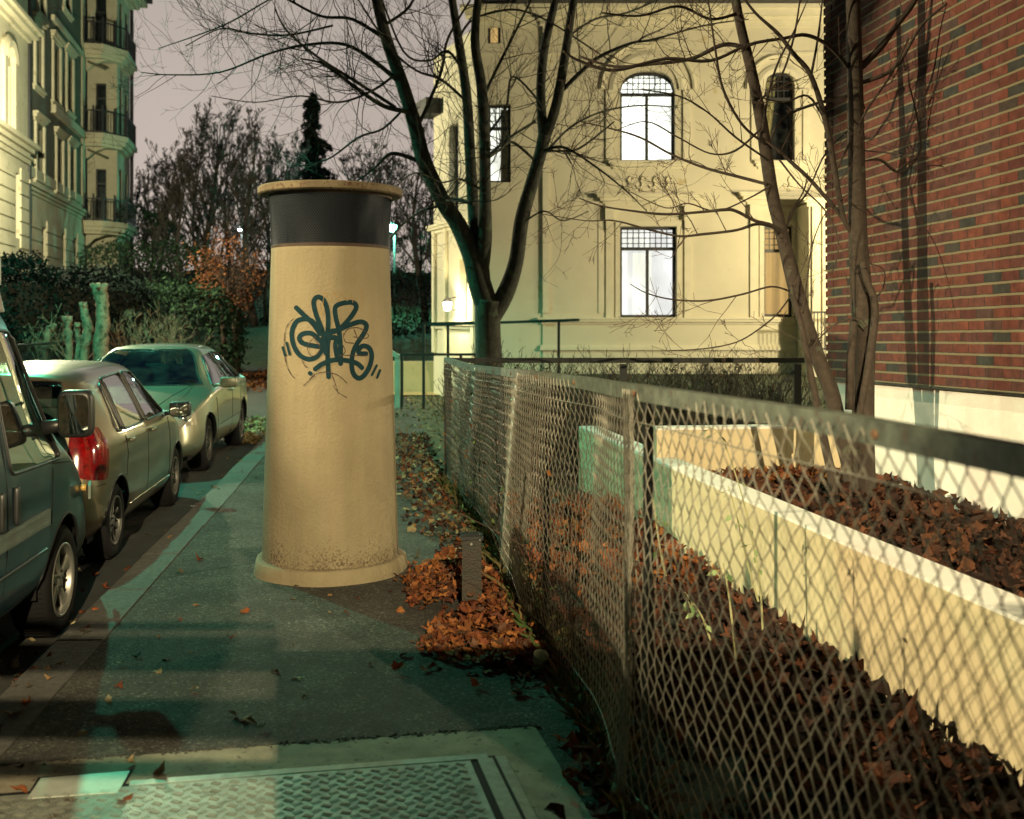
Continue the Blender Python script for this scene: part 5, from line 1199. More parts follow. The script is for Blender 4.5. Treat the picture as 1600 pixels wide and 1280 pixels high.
for z in bz:      # each balcony: slab on brackets with an iron railing
    out = [(0.03, -0.30), (0.80, -0.30), (1.62, 0.75), (1.62, 3.6), (0.03, 3.6)]
    mb = MB()
    for (s_, z0, z1) in ((1.0, z-0.22, z), (0.93, z-0.40, z-0.221), (0.85, z-0.52, z-0.401)):
        pts = [((a-0.03)*s_+0.03, (b-1.3)*s_+1.3) for a, b in out]; k = 5
        mb.add([bp(a, b, z0) for a, b in pts]+[bp(a, b, z1) for a, b in pts], [tuple(range(k-1, -1, -1)), tuple(range(k, 2*k))]+[(i, (i+1) % k, (i+1) % k+k, i+k) for i in range(k)])
    for b in (0.25, 2.4):
        vs = [bp(a, b+q, zz) for q in (0, 0.18) for a, zz in ((0.03, z-1.0), (0.14, z-0.95), (0.35, z-0.72), (0.85, z-0.52), (0.03, z-0.52))]; mb.add(vs, [(0,1,2,3,4), (9,8,7,6,5)]+[(i, i+5, (i+1) % 5+5, (i+1) % 5) for i in range(5)])
    bl = mb.build('balcony', M['ap_stone'], ap)
    mb = MB(); P = [(0.05, -0.24), (0.77, -0.24), (1.56, 0.78), (1.56, 3.5)]
    for (a, b) in zip(P, P[1:]):
        A_, B_ = bp(*a, 0), bp(*b, 0); L = (B_-A_).length; n_ = int(L/0.13)
        for h_ in (0.06, 0.92): mb.bar(A_+Vector((0,0,z+h_)), B_+Vector((0,0,z+h_)), 0.05, 0.05)
        for i in range(n_+1): p = A_+(B_-A_)*i/n_; mb.box(p+Vector((0,0,z+0.5)), (0.025, 0.025, 0.9))
        mb.box(A_+Vector((0,0,z+0.56)), (0.07, 0.07, 1.12)); mb.box(A_+(B_-A_)*0.5+Vector((0,0,z+0.56)), (0.06, 0.06, 1.12))
    mb.build('railing', M['frame_dark'], bl)
mb = MB()
for z in bz[1:]:
    c = bp(1.4, 1.0, z-0.7); mb.bar(bp(0.1, 0.3, z-0.62), bp(0.85, 0.1, z-0.95), 0.1, 0.10)
mb.build('awning', M['ap_dark'], ap)
# ------------------------------------------------------------------ trees
def rvec(): return Vector((rnd.gauss(0, 1), rnd.gauss(0, 1), rnd.gauss(0, 1))).normalized()
def shoot(mb, p, d, L, r, lvl, up=0.25, wob=0.22, kids=4, shrink=0.55, minr=0.0016, flat=0.0, n=None):
    """a wavy tapering branch that sprouts smaller ones"""
    k = max(3, min(9, int(L/0.11))) if lvl < 3 else 6
    pts = [p.copy()]; dirs = []; d = d.normalized()
    for i in range(k):
        d = (d+rvec()*wob+Vector((0, 0, up*0.3))); d.y *= (1-flat); d.normalize(); dirs.append(d.copy()); pts.append(pts[-1]+d*(L/k))
    rad = [max(minr, r*(1-0.75*i/k)) for i in range(k+1)]
    mb.tube(pts, rad, n or (5 if r > 0.02 else 3), False)
    if lvl <= 0: return
    for c in range(kids):
        t = rnd.uniform(0.22, 0.97); i = min(k-1, int(t*k)); q = pts[i]+(pts[i+1]-pts[i])*(t*k-i)
        side = rvec(); side = side-dirs[i]*side.dot(dirs[i]); side.normalize()
        nd = dirs[i]*rnd.uniform(0.55, 1.1)+side*rnd.uniform(0.6, 1.0)+Vector((0, 0, up))
        shoot(mb, q, nd, L*shrink*rnd.uniform(0.6, 1.15)*(1.15-0.5*t), rad[i]*0.6, lvl-1, up, wob, kids, shrink, minr, flat)
def spline3(P, n=5):
    return [Vector(q) for q in smooth([tuple(p) for p in P], n)]
def limb(mb, pts, d, sprout=None, tw=None, dens=6, L=(0.35, 0.9), lvl=2, n=10, t0=0.25, up=0.2, depth_drift=0.0, rt=0.006):
    """a limb read from the photograph: (px, py, width px), built as a round tapering tube d metres away"""
    W3 = []; k = len(pts)
    for i, q in enumerate(pts):
        dd = d+depth_drift*i/(k-1)+(q[3] if len(q) > 3 else 0); p = at(q[0], q[1], dd); W3.append((p.x, p.y, p.z, q[2]*0.44*dd/F))
    S4 = smooth(W3, 5); P = [Vector(s_[:3]) for s_ in S4]; R = [max(0.0015, s_[3]) for s_ in S4]
    mb.tube(P, R, n)
    if tw is not None:
        tot = sum((b-a).length for a, b in zip(P, P[1:])); num = int(tot*dens)
        for _ in range(num):
            t = rnd.uniform(t0, 1.0); i = min(len(P)-2, int(t*(len(P)-1))); dr = (P[i+1]-P[i]).normalized(); s_ = rvec(); s_ -= dr*s_.dot(dr); s_.normalize()
            nd = dr*rnd.uniform(0.3, 0.9)+s_+Vector((0, 0, up)); shoot(tw, P[i]+(P[i+1]-P[i])*rnd.random(), nd, rnd.uniform(*L), min(R[i]*0.5, rt), lvl, up=up, kids=3)
    return P, R
# --- the forked tree in front of the house
t1 = empty('bare_tree', at(765, 560, 13.5), 'large forked bare tree with a mossy trunk in front of the house', 'tree'); t1.location.z = 0.3
tr = MB(); br = MB(); tw = MB(); D1 = 13.5
limb(tr, [(768, 680, 66), (764, 560, 48), (762, 500, 46), (764, 470, 50)], D1, n=16)
limb(tr, [(768, 500, 42), (750, 445, 42), (738, 400, 37), (715, 350, 31), (692, 315, 29), (662, 250, 28), (648, 195, 26), (628, 130, 24), (602, 55, 21), (580, -40, 18)], D1, tw=tw, dens=4, L=(0.6, 1.6), t0=0.4, n=14)
limb(tr, [(752, 440, 34), (747, 380, 32), (740, 330, 22), (735, 250, 20), (729, 150, 18), (716, 60, 16), (700, -40, 14)], D1, tw=tw, dens=4, L=(0.5, 1.5), t0=0.35, n=12, depth_drift=0.5)
limb(tr, [(752, 420, 28), (757, 370, 27), (758, 300, 21), (757, 220, 20), (753, 140, 19), (742, 60, 16), (752, -40, 13)], D1, tw=tw, dens=4, L=(0.5, 1.5), t0=0.3, n=12, depth_drift=-0.5)
limb(tr, [(762, 505, 34), (788, 462, 32), (806, 410, 27), (815, 345, 26), (830, 290, 24), (843, 245, 22), (851, 212, 24)], D1, tw=tw, dens=2, L=(0.5, 1.1), t0=0.5, n=12)
limb(tr, [(850, 222, 19), (845, 150, 17), (850, 80, 16), (868, 0, 13), (878, -50, 10)], D1, tw=tw, dens=5, L=(0.5, 1.5), n=10, depth_drift=0.3)
limb(tr, [(850, 222, 18), (870, 160, 18), (884, 80, 16), (896, 0, 13), (905, -50, 11)], D1, tw=tw, dens=5, L=(0.5, 1.5), n=10, depth_drift=-0.3)
tr.build('trunk', M['bark'], t1, True)
B1 = [[(640,175,9),(600,166,8),(560,140,7),(525,114,6),(500,98,4),(470,92,3)], [(618,168,6),(560,130,6),(500,92,5),(450,50,4),(430,15,3)], [(650,250,8),(612,240,7),(586,262,5),(556,284,3),(520,300,2)],
 [(690,312,8),(715,312,8),(738,318,9)], [(630,135,8),(590,100,8),(540,70,6),(480,70,5),(420,84,4),(344,113,3),(265,117,2.5),(220,113,1.6)], [(600,60,7),(550,30,6),(500,25,5),(440,-5,4),(420,0,3),(361,34,3),(309,55,2.4),(247,76,1.5)],
 [(520,40,4),(450,55,4),(390,52,3.5),(345,45,2.5),(290,72,2)], [(648,210,7),(670,160,7),(690,110,6),(700,60,5),(735,0,4)], [(835,250,5),(800,222,5),(780,235,5),(764,245,7)], [(765,242,6),(795,216,5),(836,190,5)],
 [(758,215,5),(790,170,5),(800,120,4),(835,150,4),(850,180,4)], [(880,140,8),(905,115,8),(935,90,7),(985,68,5),(1020,62,4),(1100,40,3),(1170,30,2)], [(852,240,5),(890,200,4),(940,175,4),(1000,165,3),(1060,168,2)],
 [(845,238,6),(880,230,5),(930,260,4),(980,300,3),(1010,330,1.6)], [(840,236,5),(870,236,4),(905,232,4),(960,190,3)], [(730,160,5),(690,125,5),(650,110,4),(610,75,4),(560,0,3)], [(728,120,5),(700,80,5),(670,95,4),(630,80,4),(590,-20,3)],
 [(756,150,6),(775,110,6),(800,60,5),(830,0,4),(850,-40,3)], [(884,60,5),(930,30,4),(980,20,4),(1050,-10,3)], [(640,160,5),(600,200,4),(560,215,4),(510,250,3),(450,262,2)], [(625,110,5),(585,140,5),(530,160,4),(470,150,3),(400,160,2),(330,150,1.5)],
 [(695,320,6),(660,330,5),(630,350,4),(600,380,3),(570,378,2)], [(758,300,4),(720,280,4),(690,285,3),(650,270,3),(620,290,2)], [(815,350,4),(850,330,3),(880,345,2.5),(920,330,1.6)], [(600,40,6),(640,10,5),(660,-40,4)], [(717,60,5),(740,30,4),(800,15,4),(850,30,3),(900,60,3),(960,100,2)]]
for i, b in enumerate(B1): limb(br, b, D1+rnd.uniform(-0.1, 0.1), tw=tw, dens=8.5, L=(0.35, 1.3), lvl=2, n=6, t0=0.12, depth_drift=rnd.uniform(-1.6, 1.0), rt=0.009)
br.build('branch', M['bark'], t1, True); tw.build('twigs', M['twig_dark'], t1)
# --- the slim trees in the leaf bed by the brick building
D2 = 7.3
def slim(px, py, label): 
    t = empty('slim_tree', at(px, py, D2), label, 'tree', 'slim bare trees in the leaf bed'); return t
t2 = slim(1352, 790, 'upright slim tree with two stems growing beside the brick wall')
tr = MB(); br = MB(); tw = MB()
limb(tr, [(1352, 815, 66), (1351, 780, 46), (1349, 720, 40), (1349, 620, 38), (1350, 540, 38), (1346, 460, 38), (1341, 380, 33), (1338, 250, 30), (1336, 120, 27), (1333, 0, 25), (1331, -60, 24)], D2, n=16)
tr.build('trunk', M['bark_smooth'], t2, True)
tr = MB(); limb(tr, [(1342, 650, 12), (1352, 600, 13), (1362, 540, 14), (1367, 490, 14), (1364, 462, 13), (1355, 440, 12), (1348, 410, 12)], D2-0.12, n=10); tr.build('side_stem', M['bark_smooth'], t2, True)
tr = MB(); limb(tr, [(1327, 640, 15), (1329, 570, 15), (1334, 500, 14)], D2-0.07, n=10); tr.build('side_stem', M['bark_smooth'], t2, True)
B2 = [[(1332,365,9),(1318,340,9),(1305,270,10),(1290,190,10),(1267,118,9),(1240,84,8),(1215,52,7),(1180,20,5),(1150,-20,4)], [(1330,360,7),(1300,320,7),(1264,279,7),(1238,255,7),(1217,236,6),(1190,215,4)],
 [(1345,105,13),(1375,75,12),(1400,40,11),(1425,8,10),(1450,-40,8)], [(1345,130,8),(1385,115,7),(1410,90,6),(1440,40,5),(1480,5,4)], [(1348,252,3),(1375,250,5),(1400,268,5),(1420,262,4),(1436,240,5),(1438,215,4),(1430,170,3),(1420,130,2)],
 [(1330,110,7),(1295,72,7),(1260,55,7),(1225,60,6),(1170,70,6),(1110,95,6),(1040,92,6),(960,110,6),(905,95,5),(880,80,4)], [(1400,268,2.5),(1440,245,2.5),(1500,255,2),(1560,230,1.2)], [(1347,235,2.5),(1395,240,2.5),(1420,245,2)],
 [(1267,120,5),(1278,60,4),(1285,0,3),(1290,-40,3)], [(1290,190,4),(1262,150,4),(1225,160,3),(1180,150,2)], [(1366,468,2.4),(1380,450,2.6),(1382,425,2.4),(1370,415,2),(1350,412,1.5)], [(1305,270,4),(1350,180,4),(1390,120,4),(1420,60,3)], [(1350,170,6),(1330,150,6),(1230,180,5),(1200,230,4)]]
for b in B2: limb(br, b, D2, tw=tw, dens=3.4, L=(0.12, 0.5), lvl=2, n=7, t0=0.2, depth_drift=rnd.uniform(-0.35, 0.2), rt=0.0045)
br.build('branch', M['bark_smooth'], t2, True); tw.build('twigs', M['twig'], t2)
t3 = slim(1335, 760, 'leaning slim tree with long drooping twigs that cross the house front')
tr = MB(); br = MB(); tw = MB()
limb(tr, [(1335, 790, 26), (1327, 730, 27), (1312, 670, 28), (1298, 610, 28), (1284, 575, 27), (1262, 515, 27), (1243, 450, 27), (1224, 375, 23), (1206, 300, 23), (1192, 205, 22), (1176, 120, 19), (1157, 40, 17), (1140, -50, 15)], D2+0.05, n=14)
tr.build('trunk', M['bark_smooth'], t3, True)
B3 = [[(1218,363,7),(1205,352,7),(1180,345,6),(1150,330,6),(1132,328,6),(1090,332,5),(1040,335,5),(990,330,4),(940,322,3),(905,310,2)], [(1215,357,6),(1185,350,6),(1150,360,5),(1100,366,5),(1060,369,4),(1010,358,4),(960,345,3),(915,345,2),(850,335,1.5)],
 [(1198,288,6),(1160,278,6),(1100,262,5),(1050,242,4),(1000,215,4),(950,200,3),(905,190,2)], [(1236,456,3.5),(1205,448,3.5),(1160,460,3.5),(1105,470,3.5),(1050,468,3),(1010,458,2.4),(985,444,1.6)], [(1236,462,3),(1215,490,3),(1185,515,3),(1150,535,2.6),(1100,545,2.4),(1045,548,1.6)],
 [(1165,75,8),(1130,70,8),(1080,92,7),(1020,100,6),(960,104,5),(905,88,4)], [(1196,225,5),(1160,195,5),(1130,140,5),(1118,80,4),(1108,10,3),(1100,-30,3)], [(1200,250,4),(1150,215,4),(1105,175,3),(1060,150,3),(1000,140,2)], [(1205,290,4),(1170,310,3),(1120,330,3),(1075,318,2.5),(1040,325,2),(985,300,1.6)],
 [(1190,200,4),(1150,235,4),(1110,240,3),(1060,215,3),(1010,190,2.4),(960,205,1.6)], [(1185,160,5),(1220,120,4),(1240,60,4),(1250,0,3)], [(1218,250,4),(1250,290,3),(1290,330,3),(1310,380,2.4),(1300,430,2)], [(1222,372,3),(1240,330,3),(1262,300,3),(1290,240,2.6),(1330,200,2)],
 [(1150,22,6),(1110,30,5),(1060,10,5),(1000,25,4),(940,20,3)], [(1192,205,5),(1200,150,4),(1215,100,4),(1240,50,3),(1262,0,2)], [(1228,385,2.6),(1232,340,2.6),(1255,300,2.4),(1262,270,1.8)]]
for b in B3: limb(br, b, D2, tw=tw, dens=4.2, L=(0.15, 0.62), lvl=2, n=7, t0=0.15, depth_drift=rnd.uniform(-0.6, 0.6), rt=0.0048)
br.build('branch', M['bark_smooth'], t3, True); tw.build('twigs', M['twig'], t3)
t4 = slim(1302, 755, 'thin red brown sapling leaning left of the two slim trees')
tr = MB(); tw = MB()
limb(tr, [(1304, 775, 16), (1298, 735, 16), (1288, 690, 15), (1276, 630, 13), (1262, 560, 11), (1250, 500, 10), (1240, 465, 8), (1236, 440, 5)], D2-0.15, tw=tw, dens=3, L=(0.15, 0.5), n=10, t0=0.5, rt=0.003); tr.build('trunk', M['bark_smooth'], t4, True)
br = MB()
for b in ([(1255,490,3),(1262,430,3),(1270,380,2.4),(1292,330,2),(1330,300,1.4)], [(1262,550,3),(1300,510,3),(1340,497,2.4),(1356,512,2)], [(1272,620,4),(1262,580,3),(1280,520,2)]): limb(br, b, D2-0.15, tw=tw, dens=3, L=(0.1, 0.4), n=6, rt=0.003)
br.build('branch', M['bark_smooth'], t4, True); tw.build('twigs', M['twig'], t4)

# --- bare hedge behind the dark fence
hg = empty('bare_hedge', (1.0, 11.9, 0), 'bare twiggy hedge behind the black garden fence', 'hedge')
mb = MB()
for i in range(520):
    x = rnd.uniform(-0.6, 3.2); y = rnd.uniform(11.45, 12.6); d = Vector((rnd.gauss(0, 0.35), rnd.gauss(0, 0.3), 1))
    shoot(mb, Vector((x, y, 0.0)), d, rnd.uniform(0.95, 1.32), rnd.uniform(0.005, 0.012), 2, up=0.35, wob=0.25, kids=4, shrink=0.38, minr=0.0022)
mb.build('stems', M['twig_dark'], hg)
def leafquads(mb, pts, size, tints, fold=0.35):
    for p in pts:
        a = rvec(); b = rvec(); b = (b-a*b.dot(a)).normalized(); s_ = size*rnd.uniform(0.6, 1.35); c = a.cross(b)
        vs = [p-a*s_, p+b*s_*0.45+c*s_*fold*0.3, p+a*s_, p-b*s_*0.45+c*s_*fold*0.3]; mb.add(vs, [(0, 1, 2), (0, 2, 3)])
        t = rnd.choice(tints); k = rnd.uniform(0.7, 1.3); mb.c += [(t[0]*k, t[1]*k, t[2]*k, 1)]*4
mb = MB(); leafquads(mb, [Vector((rnd.uniform(-0.6, 3.2), rnd.uniform(11.4, 12.6), rnd.uniform(0.1, 1.3))) for _ in range(1500)], 0.022, [(0.16,0.09,0.03), (0.07,0.10,0.03), (0.2,0.14,0.06)]); mb.build('leaves', M['green_leaf'], hg)

# --- generic bare trees far behind
def far_tree(px, d, hpx_top, py_base, spread, label, m=M['twig_dark'], thick=0.16, kids=5, lvl=4, lean=0.0, name='bare_tree', group='bare trees on the slope behind', seedlimbs=7, up=0.35, base_z=None):
    base = at(px, py_base, d); top = at(px, hpx_top, d); H = top.z-base.z
    t = empty(name, base, label, 'tree', group)
    tr = MB(); P = [base+Vector((lean*H*q*q+0.03*H*math.sin(5*q+px), 0.02*H*math.sin(4*q), H*0.80*q)) for q in [i/8 for i in range(9)]]
    tr.tube(P, [thick*(1-0.9*i/8) for i in range(9)], 8); tr.build('trunk', m, t, True)
    cr = MB()
    for i in range(seedlimbs*2):
        q = 0.22+0.75*(i/(seedlimbs*2)); p = P[int(q*8)]; a = i*2.4+rnd.uniform(-0.4, 0.4)
        L = H*spread*(1.25-0.75*q)*rnd.uniform(0.8, 1.2)
        shoot(cr, p, Vector((math.cos(a), math.sin(a)*0.8, rnd.uniform(0.7, 1.5)+q*0.8)), L, thick*0.42*(1.2-q), lvl, up=up, wob=0.20, kids=kids, shrink=0.55, minr=0.010*d/50, n=3)
    cr.build('crown', m, t)
    return t
M['far_bark'] = mat('far_bark', (0.05, 0.04, 0.034), 0.95, var=0.3, scale=2)
far_tree(232, 52, 232, 470, 0.30, 'pale thin bare tree standing next to the apartment balconies', M['far_bark'], 0.16, 4, 4)
far_tree(330, 48, 120, 500, 0.36, 'tall wide bare tree behind the orange bush', M['far_bark'], 0.22, 4, 4, seedlimbs=9)
far_tree(392, 44, 150, 510, 0.36, 'dense bare tree directly left of the column cap', M['far_bark'], 0.20, 4, 4, seedlimbs=8)
far_tree(455, 52, 225, 500, 0.40, 'small round bare tree below the dark spruce', M['far_bark'], 0.15, 4, 4)
far_tree(285, 42, 205, 520, 0.36, 'slender bare tree above the dark hedge', M['far_bark'], 0.14, 4, 4)
far_tree(210, 56, 265, 470, 0.34, 'small bare tree half hidden by the lowest balcony', M['far_bark'], 0.14, 4, 4)
far_tree(425, 50, 165, 500, 0.36, 'bare tree leaning over the column cap from behind', M['far_bark'], 0.18, 4, 4, lean=0.06)
far_tree(655, 46, 190, 520, 0.40, 'bare tree between the street lamp and the house corner', M['far_bark'], 0.20, 4, 4, seedlimbs=7)
far_tree(570, 56, 190, 500, 0.32, 'bare tree right of the spruce behind the column cap', M['far_bark'], 0.16, 4, 4)
far_tree(600, 58, 240, 500, 0.40, 'bare tree behind the street lamp', M['far_bark'], 0.16, 4, 4)
for i_, (px_, d_, top_, sp_w, lab_) in enumerate(((255, 60, 215, 0.34, 'fine branched bare tree between the thin and the slender tree'), (310, 62, 160, 0.34, 'pale distant bare tree left of the tall wide one'), (360, 64, 140, 0.34, 'tall distant bare tree with a fan shaped crown'), (415, 60, 175, 0.36, 'distant bare tree near the left edge of the column cap'), (545, 62, 215, 0.34, 'distant bare tree beside the spruce on its right'), (680, 60, 250, 0.34, 'distant bare tree touching the corner of the cream house'))):
    far_tree(px_, d_, top_, 500, sp_w, lab_, M['far_bark'], 0.17, 4, 4, seedlimbs=8)
# --- spruce
sp_ = empty('spruce_tree', at(500, 480, 60), 'dark pointed spruce with drooping boughs above the column cap', 'tree')
b0 = at(500, 500, 60); t0_ = at(487, 137, 60); mb = MB(); ax = [b0+(t0_-b0)*q+Vector((0.15*math.sin(9*q), 0, 0)) for q in [i/10 for i in range(11)]]
mb.tube(ax, [0.25*(1-q*0.09) for q in range(11)], 6); mb.build('trunk', M['far_bark'], sp_, True)
mb = MB(); br = MB()
for i in range(150):
    q = rnd.uniform(0.25, 0.985)**0.85; p = b0+(t0_-b0)*q; a = rnd.uniform(0, 6.283); env = (1-q)**0.85*3.0+0.15; env *= (0.55+0.45*math.sin(q*46)**2)*rnd.uniform(0.7, 1.15)
    if q > 0.86: env = 0.55*rnd.uniform(0.4, 1.0)
    d = Vector((math.cos(a), math.sin(a), 0.0)); pts = [p+d*env*s_+Vector((0, 0, -0.35*env*s_*s_-0.1*s_)) for s_ in (0, 0.3, 0.6, 0.85, 1.0)]; br.tube(pts, [0.05, 0.04, 0.03, 0.02, 0.01], 3, False)
    cl = []
    for _ in range(int(40+env*55)):
        s_ = rnd.uniform(0.1, 1.02); c = p+d*env*s_+Vector((0, 0, -0.35*env*s_*s_-0.1*s_)); side = Vector((-d.y, d.x, 0))*rnd.gauss(0, 0.22*env*(1.1-s_)+0.04); cl.append(c+side+Vector((0, 0, -abs(rnd.gauss(0, 0.22)))))
    leafquads(mb, cl, 0.12, [(0.012,0.022,0.016), (0.02,0.03,0.02), (0.008,0.014,0.012)])
mb.build('needles', M['green_leaf'], sp_); br.build('boughs', M['far_bark'], sp_)
# --- evergreen masses
def shrub(name, label, cat, c, size, n, leaf, tints, group=None, lump=0.25, stems=True):
    t = empty(name, (c[0], c[1], c[2]-size[2]/2), label, cat, group); mb = MB(); pts = []
    lumps = [(rvec(), rnd.uniform(0.25, 0.5)) for _ in range(14)]
    while len(pts) < n:
        v = rvec(); rr = 1.0+lump*(sum(max(0, v.dot(l)-0.6)*w_ for l, w_ in lumps)*2-0.35)+rnd.gauss(0, 0.05); k = rnd.uniform(0.72, 1.0)**0.5
        f = lambda q: math.copysign(abs(q)**0.75, q)
        p = Vector((c[0]+f(v.x)*size[0]/2*rr*k, c[1]+f(v.y)*size[1]/2*rr*k, c[2]+f(v.z)*size[2]/2*rr*k))
        pts.append(p)
    leafquads(mb, pts, leaf, tints); mb.build('foliage', M['green_leaf'], t)
    if stems:
        b = MB()
        for _ in range(10): shoot(b, Vector((c[0]+rnd.uniform(-0.3, 0.3)*size[0], c[1]+rnd.uniform(-0.2, 0.2)*size[1], c[2]-size[2]/2)), Vector((rnd.gauss(0, 0.3), rnd.gauss(0, 0.3), 1)), size[2]*0.9, 0.03, 1, kids=4)
        b.build('stems', M['twig_dark'], t)
    return t
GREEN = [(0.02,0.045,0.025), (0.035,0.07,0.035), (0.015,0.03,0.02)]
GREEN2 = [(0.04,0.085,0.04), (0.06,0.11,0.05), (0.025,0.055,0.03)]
# long dark hedge: a run of leaf-covered mass
def hedge(name, label, a, b, th, z0, z1, n, leaf, tints, label_cat='hedge'):
    a = Vector((*a, 0)); b = Vector((*b, 0)); d = (b-a); L = d.length; d.normalize(); nn_ = Vector((-d.y, d.x, 0)); t = empty(name, a, label, label_cat)
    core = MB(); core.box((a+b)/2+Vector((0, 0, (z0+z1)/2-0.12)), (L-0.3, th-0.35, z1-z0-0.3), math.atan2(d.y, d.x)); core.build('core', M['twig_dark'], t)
    mb = MB(); pts = []
    for _ in range(n):
        u = rnd.uniform(0, L); f = rnd.random(); wv = 0.16*math.sin(u*1.3)+0.1*math.sin(u*3.1+1)
        if f < 0.38: p = a+d*u+nn_*rnd.uniform(-th/2, th/2)+Vector((0, 0, z1+wv+rnd.gauss(0, 0.07)))
        else: s_ = 1 if f < 0.69 else -1; z = rnd.uniform(z0, z1+wv); p = a+d*u+nn_*s_*(th/2+0.12*math.sin(u*2.2+z*3)+rnd.gauss(0, 0.06))+Vector((0, 0, z))
        pts.append(p)
    for e in (a, b):
        for _ in range(n//12): pts.append(e+nn_*rnd.uniform(-th/2, th/2)+d*rnd.gauss(0, 0.08)+Vector((0, 0, rnd.uniform(z0, z1))))
    leafquads(mb, pts, leaf, tints); mb.build('foliage', M['green_leaf'], t); return t
hedge('clipped_hedge', 'long dark evergreen hedge running along the far side of the street', (-10.4, 15.5), (-10.6, 29.0), 1.6, 0.0, 2.75, 26000, 0.055, [(0.008,0.016,0.014), (0.012,0.024,0.018), (0.006,0.010,0.010)])
shrub('evergreen_shrub', 'rounded green shrub at the end of the dark hedge', 'shrub', (-9.5, 30.5, 1.25), (3.4, 3.4, 3.2), 9000, 0.07, GREEN)
shrub('evergreen_shrub', 'low green bush glowing at the foot of the apartment building end', 'shrub', at(232, 425, 38)[:], (4.5, 3, 2.2), 4200, 0.07, GREEN)
shrub('evergreen_shrub', 'ivy green thicket below the thin bare tree by the balconies', 'shrub', at(222, 375, 46)[:], (3.6, 3, 3.0), 3200, 0.08, GREEN, lump=0.6)
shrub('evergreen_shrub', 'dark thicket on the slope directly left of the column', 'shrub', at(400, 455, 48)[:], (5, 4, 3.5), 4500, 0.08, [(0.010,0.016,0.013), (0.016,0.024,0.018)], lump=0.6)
shrub('evergreen_shrub', 'green ivy clad thicket lit by the street lamp right of the column', 'shrub', at(645, 400, 53)[:], (3.0, 3, 2.6), 2600, 0.07, GREEN, lump=0.6)
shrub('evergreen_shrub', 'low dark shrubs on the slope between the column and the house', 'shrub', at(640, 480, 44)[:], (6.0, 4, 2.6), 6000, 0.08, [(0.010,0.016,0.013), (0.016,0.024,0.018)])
hw_ = tag(None or strip('hillside', frange(36, 75, 3), lambda y: -34, lambda y: 8, lambda x, y: -0.1+0.14*(y-36)+0.3*math.sin(x*0.7)*math.sin(y*0.4), M['lawn'], nx=24), kind='structure')
# --- rust-leaved small tree
ot = empty('beech_tree', at(362, 590, 31), 'small tree holding rust orange leaves beside the end of the street', 'tree')
b0 = at(366, 600, 31); mb = MB()
for (a, b) in (((362, 600), (372, 455)), ((374, 600), (356, 450)), ((350, 596), (345, 470))):
    p, q = at(*a, 31), at(*b, 31); mb.tube([p, p*0.5+q*0.5+Vector((0.05, 0, 0)), q], [0.09, 0.075, 0.05], 8)
for i in range(22): shoot(mb, at(362+rnd.uniform(-12, 12), rnd.uniform(440, 480), 31), Vector((rnd.gauss(0, 0.6), rnd.gauss(0, 0.5), 0.9)), rnd.uniform(0.8, 1.5), 0.03, 2, kids=4, minr=0.006)
mb.build('trunk', M['twig'], ot, True)
mb = MB(); pts = []
for _ in range(70):
    a = rnd.uniform(0, 6.28); r_ = rnd.random()**0.5; cx_ = 356+r_*56*math.cos(a); cy_ = 425+r_*52*math.sin(a)
    c = at(cx_+rnd.gauss(0, 6), cy_+rnd.gauss(0, 10)+(18 if cx_ > 370 else 0), 31+rnd.uniform(-0.9, 0.9)); pts += [c+Vector((rnd.gauss(0, 0.15), rnd.gauss(0, 0.2), rnd.gauss(0, 0.22))) for _ in range(rnd.randint(5, 50))]
leafquads(mb, pts, 0.05, [(0.17,0.065,0.028), (0.13,0.048,0.025), (0.22,0.095,0.04), (0.08,0.035,0.022)]); mb.build('leaves', M['green_leaf'], ot)
# --- pollarded stumps and dead shrub behind the low wire fence across the street
def stump(pts, label, d=21):
    t = empty('pollard_stump', at(pts[0][0], pts[0][1], d), label, 'tree stump', 'cut off trunks behind the far fence'); mb = MB()
    W3 = [(*at(x, y, d), w_/2*d/F) for x, y, w_ in pts]; S4 = smooth(W3, 4)
    mb.tube([Vector(s_[:3]) for s_ in S4], [s_[3]*(1+0.05*math.sin(3*i)) for i, s_ in enumerate(S4)], 12); mb.v = [tuple(c+rnd.uniform(-0.022, 0.022) for c in v) for v in mb.v]
    e = S4[-1]
    for k in range(5): a = k*1.256; mb.tube([Vector(e[:3])+Vector((math.cos(a)*e[3]*0.7, math.sin(a)*e[3]*0.7, -0.05)), Vector(e[:3])+Vector((math.cos(a)*e[3]*0.95, math.sin(a)*e[3]*0.95, 0.05))], [e[3]*0.4, e[3]*0.25], 6)
    return mb.build('trunk', M['stump'], t, True)
stump([(158, 600, 23), (158, 540, 22), (161, 500, 20), (159, 470, 20), (155, 447, 24)], 'tallest pale pollarded trunk, cut off flat at the top')
stump([(128, 600, 15), (133, 540, 15), (138, 515, 15), (132, 490, 11), (130, 476, 11)], 'middle pale pollarded trunk, bent near its top')
stump([(108, 600, 11), (108, 540, 11), (106, 515, 11), (105, 498, 14)], 'short thin pollarded trunk with a round knob on top')
stump([(115, 600, 9), (124, 540, 9), (121, 520, 7), (121, 508, 8)], 'small crooked pollard stub between the two thin stumps')
stump([(60, 600, 8), (72, 545, 8), (76, 515, 8), (84, 510, 8)], 'low bent pollard stub at the left above the van windscreen')
ds = empty('dead_shrub', at(230, 560, 22), 'tangle of pale dead branches above the roof of the sedan', 'shrub'); mb = MB()
for i in range(26): shoot(mb, at(rnd.uniform(185, 290), 570, 22+rnd.uniform(-0.5, 0.5)), Vector((rnd.gauss(0, 0.5), rnd.gauss(0, 0.3), 1)), rnd.uniform(0.7, 1.15), 0.014, 2, kids=4, wob=0.3, minr=0.004)
